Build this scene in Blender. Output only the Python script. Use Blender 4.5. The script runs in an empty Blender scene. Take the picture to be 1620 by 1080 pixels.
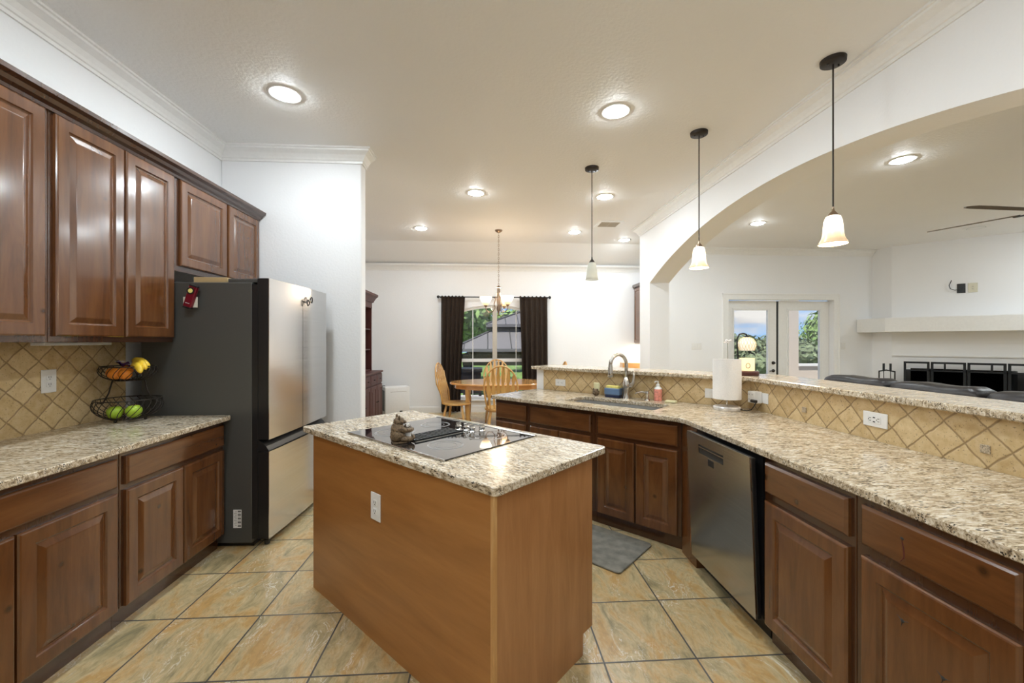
import bpy, bmesh, math, random
from mathutils import Vector, Matrix
random.seed(7)
PI = math.pi; R2 = math.sqrt(2)
S = bpy.context.scene
COL = S.collection

# ------------------------------------------------------------------ camera, world, exposure
cam = bpy.data.cameras.new('camera'); cam.sensor_width = 36; cam.lens = 660/1620*36
cam.clip_start = .05; cam.clip_end = 300
co = bpy.data.objects.new('camera', cam); COL.objects.link(co)
co.location = (0, 0, 1.41); co.rotation_euler = (PI/2, 0, -.0615)
S.camera = co
S.view_settings.view_transform = 'Standard'; S.view_settings.look = 'None'
S.view_settings.gamma = 1; S.view_settings.use_curve_mapping = False
S.view_settings.exposure = 1.5
S.cycles.max_bounces = 10; S.cycles.diffuse_bounces = 6; S.cycles.glossy_bounces = 5
S.cycles.transparent_max_bounces = 12; S.cycles.caustics_reflective = False
S.cycles.sample_clamp_indirect = 6
LAMP = 105.0      # downlight lens radiance
PEND = 3.2        # pendant glass
SKY = 0.62

W = bpy.data.worlds.new('sky'); S.world = W; W.use_nodes = True
def world():
    nt = W.node_tree; N = nt.nodes; L = nt.links; N.clear()
    tc = N.new('ShaderNodeTexCoord'); sep = N.new('ShaderNodeSeparateXYZ'); L.new(tc.outputs['Generated'], sep.inputs[0])
    g = N.new('ShaderNodeValToRGB'); L.new(sep.outputs[2], g.inputs[0])
    e = g.color_ramp.elements
    e[0].position = 0; e[0].color = (.22, .38, .60, 1); e[1].position = .35; e[1].color = (.05, .15, .42, 1)
    mp = N.new('ShaderNodeMapping'); mp.inputs['Scale'].default_value = (2.0, 2.0, 7); mp.inputs['Location'].default_value = (.35, .2, .15); L.new(tc.outputs['Generated'], mp.inputs[0])
    n = N.new('ShaderNodeTexNoise'); n.inputs['Scale'].default_value = 1.6; n.inputs['Detail'].default_value = 8; n.inputs['Roughness'].default_value = .55
    L.new(mp.outputs[0], n.inputs['Vector'])
    cr = N.new('ShaderNodeValToRGB'); L.new(n.outputs['Fac'], cr.inputs[0])
    cr.color_ramp.elements[0].position = .50; cr.color_ramp.elements[1].position = .60
    n2 = N.new('ShaderNodeTexNoise'); n2.inputs['Scale'].default_value = 3.1; n2.inputs['Detail'].default_value = 5; L.new(mp.outputs[0], n2.inputs['Vector'])
    c2 = N.new('ShaderNodeValToRGB'); L.new(n2.outputs['Fac'], c2.inputs[0])
    c2.color_ramp.elements[0].position = .35; c2.color_ramp.elements[0].color = (.24, .26, .30, 1)
    c2.color_ramp.elements[1].position = .6; c2.color_ramp.elements[1].color = (.54, .53, .51, 1)
    mx = N.new('ShaderNodeMix'); mx.data_type = 'RGBA'
    L.new(cr.outputs[0], mx.inputs[0]); L.new(g.outputs[0], mx.inputs[6]); L.new(c2.outputs[0], mx.inputs[7])
    bg = N.new('ShaderNodeBackground'); bg.inputs['Strength'].default_value = SKY; L.new(mx.outputs[2], bg.inputs[0])
    o = N.new('ShaderNodeOutputWorld'); L.new(bg.outputs[0], o.inputs[0])
world()
sd = bpy.data.lights.new('sun', 'SUN'); sd.energy = 2.4; sd.angle = .02; sd.color = (1, .95, .86)
so = bpy.data.objects.new('sun', sd); COL.objects.link(so); so.rotation_euler = (math.radians(20), math.radians(-14), 0)

# ------------------------------------------------------------------ materials
def nodes(name):
    m = bpy.data.materials.new(name); m.use_nodes = True
    nt = m.node_tree; b = nt.nodes['Principled BSDF']
    return m, nt.nodes, nt.links, b
def ramp(N, L, src, stops):
    r = N.new('ShaderNodeValToRGB'); L.new(src, r.inputs[0]); el = r.color_ramp.elements
    while len(el) < len(stops): el.new(.5)
    for i, (p, c) in enumerate(stops): el[i].position = p; el[i].color = (*c, 1)
    return r.outputs[0]
def noise(N, L, vec, scale, detail=4, rough=.5, dist=0):
    n = N.new('ShaderNodeTexNoise'); n.inputs['Scale'].default_value = scale; n.inputs['Detail'].default_value = detail
    n.inputs['Roughness'].default_value = rough; n.inputs['Distortion'].default_value = dist; L.new(vec, n.inputs['Vector']); return n.outputs['Fac']
def mapping(N, L, scale=(1, 1, 1), rot=(0, 0, 0), loc=(0, 0, 0), out='Object'):
    tc = N.new('ShaderNodeTexCoord'); mp = N.new('ShaderNodeMapping')
    mp.inputs['Scale'].default_value = scale; mp.inputs['Rotation'].default_value = rot; mp.inputs['Location'].default_value = loc
    L.new(tc.outputs[out], mp.inputs[0]); return mp.outputs[0]
def mixc(N, L, fac, a, b, mode='MIX'):
    x = N.new('ShaderNodeMix'); x.data_type = 'RGBA'; x.blend_type = mode
    for v, i in ((fac, 0), (a, 6), (b, 7)):
        if isinstance(v, (float, int)): x.inputs[i].default_value = v
        elif isinstance(v, tuple): x.inputs[i].default_value = (*v, 1)
        else: L.new(v, x.inputs[i])
    return x.outputs[2]
def bump(N, L, b, h, strength=.2, dist=.002):
    n = N.new('ShaderNodeBump'); n.inputs['Strength'].default_value = strength; n.inputs['Distance'].default_value = dist
    L.new(h, n.inputs['Height']); L.new(n.outputs[0], b.inputs['Normal'])
def mth(N, L, op, a, b=None, c=None):
    n = N.new('ShaderNodeMath'); n.operation = op
    for i, v in enumerate((a, b, c)):
        if v is None: continue
        if isinstance(v, (int, float)): n.inputs[i].default_value = v
        else: L.new(v, n.inputs[i])
    return n.outputs[0]
def plain(name, col, rough=.5, metal=0, emit=None, estr=0, noise_amt=.02, nscale=30, bmp=0, coat=0, alpha=None, trans=0):
    m, N, L, b = nodes(name)
    f = noise(N, L, mapping(N, L), nscale, 3)
    lo = tuple(c*(1-noise_amt) for c in col); hi = tuple(min(1, c*(1+noise_amt)) for c in col)
    L.new(ramp(N, L, f, [(.3, lo), (.7, hi)]), b.inputs['Base Color'])
    b.inputs['Roughness'].default_value = rough; b.inputs['Metallic'].default_value = metal
    b.inputs['Coat Weight'].default_value = coat
    if emit: b.inputs['Emission Color'].default_value = (*emit, 1); b.inputs['Emission Strength'].default_value = estr
    if bmp: bump(N, L, b, f, bmp, .001)
    if trans: b.inputs['Transmission Weight'].default_value = trans
    return m
def orange_peel(name, col, strength=.25, scale=55, rough=.55):
    m, N, L, b = nodes(name)
    v = mapping(N, L)
    f = noise(N, L, v, scale, 3, .55); f2 = noise(N, L, v, 1.3, 2)
    L.new(ramp(N, L, f2, [(.3, tuple(c*.985 for c in col)), (.7, col)]), b.inputs['Base Color'])
    b.inputs['Roughness'].default_value = rough
    bump(N, L, b, f, strength, .004)
    return m
def wood(name, dark, mid, light, axis='z', rough=.24, knots=True, coat=.55, gscale=1.0, rot=0):
    m, N, L, b = nodes(name)
    sc = {'x': (1.1, 9, 9), 'y': (9, 1.1, 9), 'z': (9, 9, 1.1)}[axis]
    ro = (0, rot, 0)
    info = N.new('ShaderNodeObjectInfo')
    tc = N.new('ShaderNodeTexCoord'); mp = N.new('ShaderNodeMapping'); mp.inputs['Scale'].default_value = tuple(s*gscale for s in sc); mp.inputs['Rotation'].default_value = ro
    add = N.new('ShaderNodeVectorMath'); add.operation = 'ADD'; sclv = N.new('ShaderNodeVectorMath'); sclv.operation = 'SCALE'
    cmb = N.new('ShaderNodeCombineXYZ')
    for i in range(3): L.new(info.outputs['Random'], cmb.inputs[i])
    L.new(cmb.outputs[0], sclv.inputs[0]); sclv.inputs['Scale'].default_value = 13.0
    L.new(tc.outputs['Object'], mp.inputs[0]); L.new(mp.outputs[0], add.inputs[0]); L.new(sclv.outputs[0], add.inputs[1])
    v = add.outputs[0]
    f = noise(N, L, v, 1.4, 6, .6, .8)
    fine = noise(N, L, v, 9, 4, .7)
    c = ramp(N, L, f, [(.28, dark), (.5, mid), (.74, light)])
    c = mixc(N, L, .16, c, ramp(N, L, fine, [(.3, dark), (.65, light)]))
    if knots:
        vo = N.new('ShaderNodeTexVoronoi'); vo.inputs['Scale'].default_value = 5.5
        a2 = N.new('ShaderNodeVectorMath'); a2.operation = 'ADD'; L.new(tc.outputs['Object'], a2.inputs[0]); L.new(sclv.outputs[0], a2.inputs[1]); L.new(a2.outputs[0], vo.inputs['Vector'])
        k = ramp(N, L, vo.outputs['Distance'], [(.035, (1, 1, 1)), (.10, (0, 0, 0))])
        c = mixc(N, L, mth(N, L, 'MULTIPLY', k, .7), c, tuple(x*.25 for x in dark))
    L.new(c, b.inputs['Base Color'])
    b.inputs['Roughness'].default_value = rough; b.inputs['Coat Weight'].default_value = coat; b.inputs['Coat Roughness'].default_value = .13; b.inputs['Coat IOR'].default_value = 1.6
    return m
def granite(name, rot=0.0):
    m, N, L, b = nodes(name)
    v = mapping(N, L, (.45, 1.45, 1.2), (0, 0, rot))
    f = noise(N, L, v, 52, 8, .72, .8)
    g = noise(N, L, v, 14, 5, .6, .6)
    c = ramp(N, L, f, [(.33, (.04, .032, .026)), (.40, (.19, .14, .09)), (.46, (.46, .365, .24)), (.53, (.68, .59, .45)), (.64, (.86, .81, .72))])
    c = mixc(N, L, mth(N, L, 'MULTIPLY', ramp(N, L, g, [(.42, (0, 0, 0)), (.62, (1, 1, 1))]), .30), c, (.40, .31, .21))
    sp = N.new('ShaderNodeTexVoronoi'); sp.inputs['Scale'].default_value = 120; L.new(v, sp.inputs['Vector'])
    gate = ramp(N, L, noise(N, L, v, 26, 4), [(.49, (0, 0, 0)), (.57, (1, 1, 1))])
    k = mth(N, L, 'MULTIPLY', ramp(N, L, sp.outputs['Distance'], [(.30, (1, 1, 1)), (.42, (0, 0, 0))]), gate)
    c = mixc(N, L, k, c, (.03, .027, .025))
    L.new(c, b.inputs['Base Color']); b.inputs['Roughness'].default_value = .16
    b.inputs['Specular IOR Level'].default_value = .55
    return m
def travertine(name, axis_u, u0, z0=.914, a=.0775, flip=1):
    m, N, L, b = nodes(name)
    tc = N.new('ShaderNodeTexCoord'); sep = N.new('ShaderNodeSeparateXYZ'); L.new(tc.outputs['Object'], sep.inputs[0])
    wob = noise(N, L, tc.outputs['Object'], 16, 2)
    w = mth(N, L, 'MULTIPLY', mth(N, L, 'SUBTRACT', wob, .5), .024)
    du = mth(N, L, 'SUBTRACT', sep.outputs[axis_u], u0); dz = mth(N, L, 'SUBTRACT', sep.outputs[2], z0)
    du = mth(N, L, 'ADD', du, w)
    s = mth(N, L, 'DIVIDE', mth(N, L, 'ADD', du, dz), 2*a); t = mth(N, L, 'DIVIDE', mth(N, L, 'SUBTRACT', du, dz), 2*a)
    def edge(x):
        f = mth(N, L, 'FRACT', x); return mth(N, L, 'MINIMUM', f, mth(N, L, 'SUBTRACT', 1.0, f))
    d = mth(N, L, 'MINIMUM', edge(s), edge(t))
    cell = N.new('ShaderNodeCombineXYZ'); L.new(mth(N, L, 'FLOOR', s), cell.inputs[0]); L.new(mth(N, L, 'FLOOR', t), cell.inputs[1])
    wn = N.new('ShaderNodeTexWhiteNoise'); L.new(cell.outputs[0], wn.inputs['Vector'])
    tone = ramp(N, L, wn.outputs['Value'], [(0, (.50, .35, .17)), (.5, (.60, .44, .23)), (1, (.70, .54, .31))])
    mott = noise(N, L, tc.outputs['Object'], 24, 6, .65)
    tone = mixc(N, L, .45, tone, ramp(N, L, mott, [(.3, (.42, .27, .11)), (.5, (.60, .45, .24)), (.7, (.74, .61, .40))]))
    pits = ramp(N, L, noise(N, L, tc.outputs['Object'], 130, 3), [(.63, (0, 0, 0)), (.70, (1, 1, 1))])
    tone = mixc(N, L, mth(N, L, 'MULTIPLY', pits, .7), tone, (.13, .08, .04))
    g = ramp(N, L, d, [(.020, (1, 1, 1)), (.042, (0, 0, 0))])
    c = mixc(N, L, g, tone, (.31, .21, .10))
    L.new(c, b.inputs['Base Color']); b.inputs['Roughness'].default_value = .42
    h = ramp(N, L, d, [(.0, (0, 0, 0)), (.06, (1, 1, 1))]); bump(N, L, b, h, .55, .004)
    return m
def floor_tile(name, x0=-1.159, y0=2.2216, s=.4188):
    m, N, L, b = nodes(name)
    tc = N.new('ShaderNodeTexCoord'); sep = N.new('ShaderNodeSeparateXYZ'); L.new(tc.outputs['Object'], sep.inputs[0])
    u = mth(N, L, 'DIVIDE', mth(N, L, 'SUBTRACT', sep.outputs[0], x0), s); v = mth(N, L, 'DIVIDE', mth(N, L, 'SUBTRACT', sep.outputs[1], y0), s)
    def edge(x):
        f = mth(N, L, 'FRACT', x); return mth(N, L, 'MINIMUM', f, mth(N, L, 'SUBTRACT', 1.0, f))
    d = mth(N, L, 'MINIMUM', edge(u), edge(v))
    cell = N.new('ShaderNodeCombineXYZ'); L.new(mth(N, L, 'FLOOR', u), cell.inputs[0]); L.new(mth(N, L, 'FLOOR', v), cell.inputs[1])
    wn = N.new('ShaderNodeTexWhiteNoise'); L.new(cell.outputs[0], wn.inputs['Vector'])
    off = N.new('ShaderNodeVectorMath'); off.operation = 'MULTIPLY_ADD'; L.new(wn.outputs['Color'], off.inputs[0]); off.inputs[1].default_value = (7, 7, 7); L.new(tc.outputs['Object'], off.inputs[2])
    P = off.outputs[0]
    mpn = N.new('ShaderNodeMapping'); mpn.inputs['Rotation'].default_value = (0, 0, .9); mpn.inputs['Scale'].default_value = (1.7, .8, 1); L.new(P, mpn.inputs[0]); Q = mpn.outputs[0]
    n1 = noise(N, L, Q, 4.2, 9, .70, 1.0); n2 = noise(N, L, Q, 4.2, 9, .68, .9); n3 = noise(N, L, Q, 22, 5, .7, .5)
    c = ramp(N, L, n1, [(.30, (.20, .185, .11)), (.42, (.43, .34, .18)), (.53, (.60, .49, .29)), (.68, (.74, .65, .46))])
    c = mixc(N, L, mth(N, L, 'MULTIPLY', ramp(N, L, n2, [(.46, (0, 0, 0)), (.60, (1, 1, 1))]), .85), c, (.49, .275, .075))
    c = mixc(N, L, mth(N, L, 'MULTIPLY', ramp(N, L, n3, [(.48, (0, 0, 0)), (.66, (1, 1, 1))]), .42), c, (.24, .18, .085))
    n4 = noise(N, L, Q, 4.2, 4, .6, 2.4)
    vein = mth(N, L, 'ABSOLUTE', mth(N, L, 'SUBTRACT', n4, .5))
    gate = ramp(N, L, noise(N, L, Q, 2.2, 2), [(.5, (0, 0, 0)), (.58, (1, 1, 1))])
    c = mixc(N, L, mth(N, L, 'MULTIPLY', mth(N, L, 'MULTIPLY', ramp(N, L, vein, [(.004, (1, 1, 1)), (.014, (0, 0, 0))]), gate), .65), c, (.80, .78, .70))
    g = ramp(N, L, d, [(.0085, (1, 1, 1)), (.0115, (0, 0, 0))])
    c = mixc(N, L, g, c, (.075, .07, .065))
    L.new(c, b.inputs['Base Color']); b.inputs['Roughness'].default_value = .30
    hh = mixc(N, L, .5, ramp(N, L, d, [(.004, (0, 0, 0)), (.014, (1, 1, 1))]), n3); bump(N, L, b, hh, .35, .003)
    return m
def steel(name, col=(.62, .61, .60), rough=.22, axis='x', amt=.12, aniso=.5):
    m, N, L, b = nodes(name)
    sc = {'x': (1, 1, 260), 'z': (260, 260, 1)}[axis]
    f = noise(N, L, mapping(N, L, sc), 1.0, 3)
    L.new(ramp(N, L, f, [(.3, tuple(c*(1-amt) for c in col)), (.7, col)]), b.inputs['Base Color'])
    b.inputs['Metallic'].default_value = 1
    L.new(mth(N, L, 'ADD', rough-.04, mth(N, L, 'MULTIPLY', f, .08)), b.inputs['Roughness'])
    bump(N, L, b, noise(N, L, mapping(N, L, (1.2, 1.2, 3)), .8, 1), .25, .02)
    return m
def glass_mat(name, tint=(1, 1, 1), refl=.06):
    m = bpy.data.materials.new(name); m.use_nodes = True; nt = m.node_tree; N = nt.nodes; L = nt.links; N.clear()
    t = N.new('ShaderNodeBsdfTransparent'); t.inputs[0].default_value = (*tint, 1)
    g = N.new('ShaderNodeBsdfGlossy'); g.inputs['Roughness'].default_value = .02
    x = N.new('ShaderNodeMixShader'); x.inputs[0].default_value = refl
    L.new(t.outputs[0], x.inputs[1]); L.new(g.outputs[0], x.inputs[2])
    o = N.new('ShaderNodeOutputMaterial'); L.new(x.outputs[0], o.inputs[0]); return m
def leather(name, col):
    m, N, L, b = nodes(name); v = mapping(N, L)
    f = noise(N, L, v, 7, 6, .6, .6); c = noise(N, L, v, 160, 2)
    L.new(ramp(N, L, f, [(.35, tuple(x*.6 for x in col)), (.65, tuple(x*1.5 for x in col))]), b.inputs['Base Color'])
    b.inputs['Roughness'].default_value = .33
    bump(N, L, b, mth(N, L, 'ADD', mth(N, L, 'MULTIPLY', c, .2), f), .5, .01); return m

M = {}
M['wall'] = orange_peel('wall_paint', (.86, .868, .885), .40)
M['ceiling'] = orange_peel('ceiling_paint', (.86, .86, .855), .7, 42, .62)
M['trim'] = plain('white_trim', (.84, .84, .83), .3)
M['wood'] = wood('cabinet_wood', (.080, .027, .0075), (.128, .046, .0130), (.182, .071, .0210))
M['wood_x'] = wood('cabinet_wood_across', (.080, .027, .0075), (.128, .046, .0130), (.182, .071, .0210), 'x')
M['wood_dark'] = wood('cabinet_frame_wood', (.052, .018, .0065), (.064, .023, .0085), (.078, .029, .011), 'z', knots=False)
M['wood_island'] = wood('island_wood', (.27, .108, .026), (.36, .152, .040), (.44, .20, .058), 'x', .34, False, .2, .6, .35)
M['wood_island_end'] = wood('island_end_wood', (.29, .125, .042), (.37, .17, .062), (.44, .215, .085), 'z', .34, False, .2, 1.2)
M['strip'] = wood('light_strip', (.42, .20, .06), (.52, .28, .10), (.62, .38, .16), 'z', .35, False, .2, 1.5)
M['stain'] = plain('red_stain', (.09, .010, .006), .4)
M['granite'] = granite('granite')
M['tile_left'] = travertine('travertine_left', 1, 2.375)
M['tile_right'] = travertine('travertine_right', 1, 1.5215)
M['tile_diag'] = travertine('travertine_diag', 0, -2.509)
M['floor'] = floor_tile('slate_floor')
M['steel'] = steel('brushed_steel'); M['basin'] = plain('satin_basin', (.50, .50, .49), .38, .55); M['steel_dw'] = steel('dishwasher_steel', (.46, .45, .44), .2)
M['steel_f'] = steel('fridge_steel', (.64, .63, .62), .2)
M['nickel'] = plain('nickel', (.52, .50, .47), .22, 1)
M['chrome'] = plain('chrome', (.8, .8, .8), .08, 1)
M['bronze'] = plain('dark_bronze', (.035, .028, .024), .4, .6)
M['brushed_bronze'] = plain('bronze_metal', (.30, .22, .16), .3, 1)
M['black'] = plain('black_plastic', (.012, .012, .013), .3)
M['iron'] = plain('black_iron', (.02, .022, .025), .45, .5)
M['fridge_side'] = plain('charcoal_steel', (.095, .095, .090), .42, .3, nscale=200)
M['white_plastic'] = plain('white_plastic', (.80, .80, .79), .35)
M['ivory'] = plain('ivory_plastic', (.68, .65, .52), .4)
M['slot'] = plain('slot_black', (.02, .02, .02), .5)
M['glass'] = glass_mat('window_glass'); M['ctglass'] = plain('black_glass', (.012, .012, .014), .03, 0, coat=1)
M['ring'] = plain('burner_ring', (.33, .33, .33), .25)
M['curtain'] = plain('brown_curtain', (.062, .041, .029), .8, nscale=60, noise_amt=.25, bmp=.3)
M['oak'] = wood('honey_oak', (.46, .235, .060), (.57, .32, .10), (.66, .41, .15), 'z', .3, False)
M['oak_top'] = wood('oak_table_top', (.50, .23, .065), (.60, .31, .11), (.68, .39, .16), 'x', .12, False)
M['cherry'] = wood('cherry_wood', (.040, .009, .007), (.072, .017, .014), (.10, .026, .020), 'z', .5, False, .05)
M['leather'] = leather('dark_leather', (.014, .012, .014))
M['lamp_on'] = plain('lit_lens', (.9, .9, .9), .4, emit=(.88, .96, 1.0), estr=LAMP)
M['shade_on'] = plain('lit_amber_glass', (.9, .8, .6), .4, emit=(1, .72, .42), estr=PEND)
def lit_glass(name, z0, z1, e0, e1):
    m, N, L, b = nodes(name); tc = N.new('ShaderNodeTexCoord'); sp = N.new('ShaderNodeSeparateXYZ'); L.new(tc.outputs['Object'], sp.inputs[0])
    t = mth(N, L, 'DIVIDE', mth(N, L, 'SUBTRACT', sp.outputs[2], z0), z1-z0)
    L.new(ramp(N, L, t, [(.0, (1, .62, .30)), (.30, (1, .66, .36)), (.45, (1, .86, .66)), (1, (1, .9, .72))]), b.inputs['Emission Color'])
    mr = N.new('ShaderNodeMapRange'); L.new(t, mr.inputs[0]); mr.inputs[1].default_value = .1; mr.inputs[2].default_value = .5; mr.inputs[3].default_value = e0; mr.inputs[4].default_value = e1
    L.new(mr.outputs[0], b.inputs['Emission Strength']); b.inputs['Base Color'].default_value = (.75, .6, .42, 1); b.inputs['Roughness'].default_value = .3; return m
M['pendant_glass'] = lit_glass('amber_pendant_glass', 2.04-3.22, 2.225-3.22, .13, .75)
M['chandelier_glass'] = lit_glass('chandelier_glass', -1.222, -1.085, .3, 1.0)
M['shade_mid'] = plain('lit_pale_shade', (.9, .86, .8), .4, emit=(1, .78, .62), estr=.17)
def frosted(name, col, t):
    m = bpy.data.materials.new(name); m.use_nodes = True; N = m.node_tree.nodes; L = m.node_tree.links; N.clear()
    a = N.new('ShaderNodeBsdfTransparent'); d = N.new('ShaderNodeBsdfTranslucent'); d.inputs[0].default_value = (*col, 1); g = N.new('ShaderNodeBsdfDiffuse'); g.inputs[0].default_value = (*col, 1)
    x = N.new('ShaderNodeMixShader'); x.inputs[0].default_value = .5; L.new(d.outputs[0], x.inputs[1]); L.new(g.outputs[0], x.inputs[2])
    y = N.new('ShaderNodeMixShader'); y.inputs[0].default_value = t; L.new(x.outputs[0], y.inputs[1]); L.new(a.outputs[0], y.inputs[2])
    o = N.new('ShaderNodeOutputMaterial'); L.new(y.outputs[0], o.inputs[0]); return m
M['shade_off'] = frosted('frosted_glass', (.80, .80, .74), .35)
M['linen'] = plain('white_linen', (.86, .85, .84), .8, nscale=150, noise_amt=.05)
M['marble'] = plain('white_marble', (.72, .70, .68), .2, nscale=40, noise_amt=.22)
M['mat'] = plain('grey_mat', (.205, .195, .165), .85, nscale=14, noise_amt=.3)
M['orange'] = plain('orange_peel', (.80, .25, .02), .45, nscale=90, bmp=.4)
M['apple'] = plain('green_apple', (.33, .50, .04), .25, nscale=14, noise_amt=.25)
M['red'] = plain('red_skin', (.35, .03, .03), .3, nscale=14, noise_amt=.3)
M['banana'] = plain('banana_skin', (.82, .55, .04), .45, nscale=14, noise_amt=.2)
M['purple'] = plain('purple_film', (.16, .07, .32), .25, nscale=40, noise_amt=.9)
M['silverfilm'] = plain('white_film', (.65, .6, .68), .25, nscale=40, noise_amt=.3)
M['fur'] = plain('carved_fur', (.15, .10, .055), .6, nscale=110, noise_amt=.7, bmp=1)
M['clearglass'] = glass_mat('clear_glass', (.93, .95, .96), .2)
M['salt'] = plain('white_salt', (.85, .87, .9), .5)
M['blue'] = plain('blue_plastic', (.13, .22, .38), .4); M['navy'] = plain('navy_plastic', (.012, .02, .07), .3)
M['yellow'] = plain('yellow_sponge', (.82, .72, .22), .9, nscale=120, noise_amt=.15, bmp=.6)
M['green_pad'] = plain('green_pad', (.42, .42, .15), .9, nscale=120, bmp=.6)
M['cream_sponge'] = plain('cream_sponge', (.72, .68, .42), .9, nscale=120, bmp=.6)
M['pink'] = plain('pink_soap', (.78, .30, .24), .35, nscale=60, noise_amt=.25)
M['cardboard'] = plain('cardboard', (.50, .36, .18), .8)
M['paper'] = plain('paper', (.72, .70, .60), .7)
M['maroon'] = plain('maroon_metal', (.20, .008, .022), .28, .3)
M['beige'] = plain('window_mullion', (.50, .46, .40), .5)
M['candle'] = plain('lit_candle_glass', (.9, .80, .6), .4, emit=(1, .66, .26), estr=.33)
M['beige_sid'] = plain('beige_siding', (.62, .54, .46), .8)
M['concrete'] = plain('patio_concrete', (.42, .40, .37), .9)
M['grass'] = plain('lawn', (.13, .22, .05), .95, nscale=3, noise_amt=.5)
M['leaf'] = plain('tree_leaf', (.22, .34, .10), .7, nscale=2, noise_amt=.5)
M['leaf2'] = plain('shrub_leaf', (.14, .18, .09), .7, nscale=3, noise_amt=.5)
M['bark'] = plain('bark', (.10, .075, .05), .9)
M['metal_roof'] = plain('grey_metal_roof', (.135, .13, .13), .7, .0)
M['brick'] = plain('firebrick', (.035, .03, .028), .85, nscale=9, noise_amt=.5)
M['flower'] = plain('white_petal', (.85, .82, .82), .6)
M['green_stem'] = plain('grey_green_stem', (.2, .22, .2), .6)
M['mesh'] = glass_mat('screen_mesh', (.30, .30, .30), .0)
M['accent'] = plain('accent_tile', (.42, .34, .24), .4, nscale=260, noise_amt=.6, bmp=.8)

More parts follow.
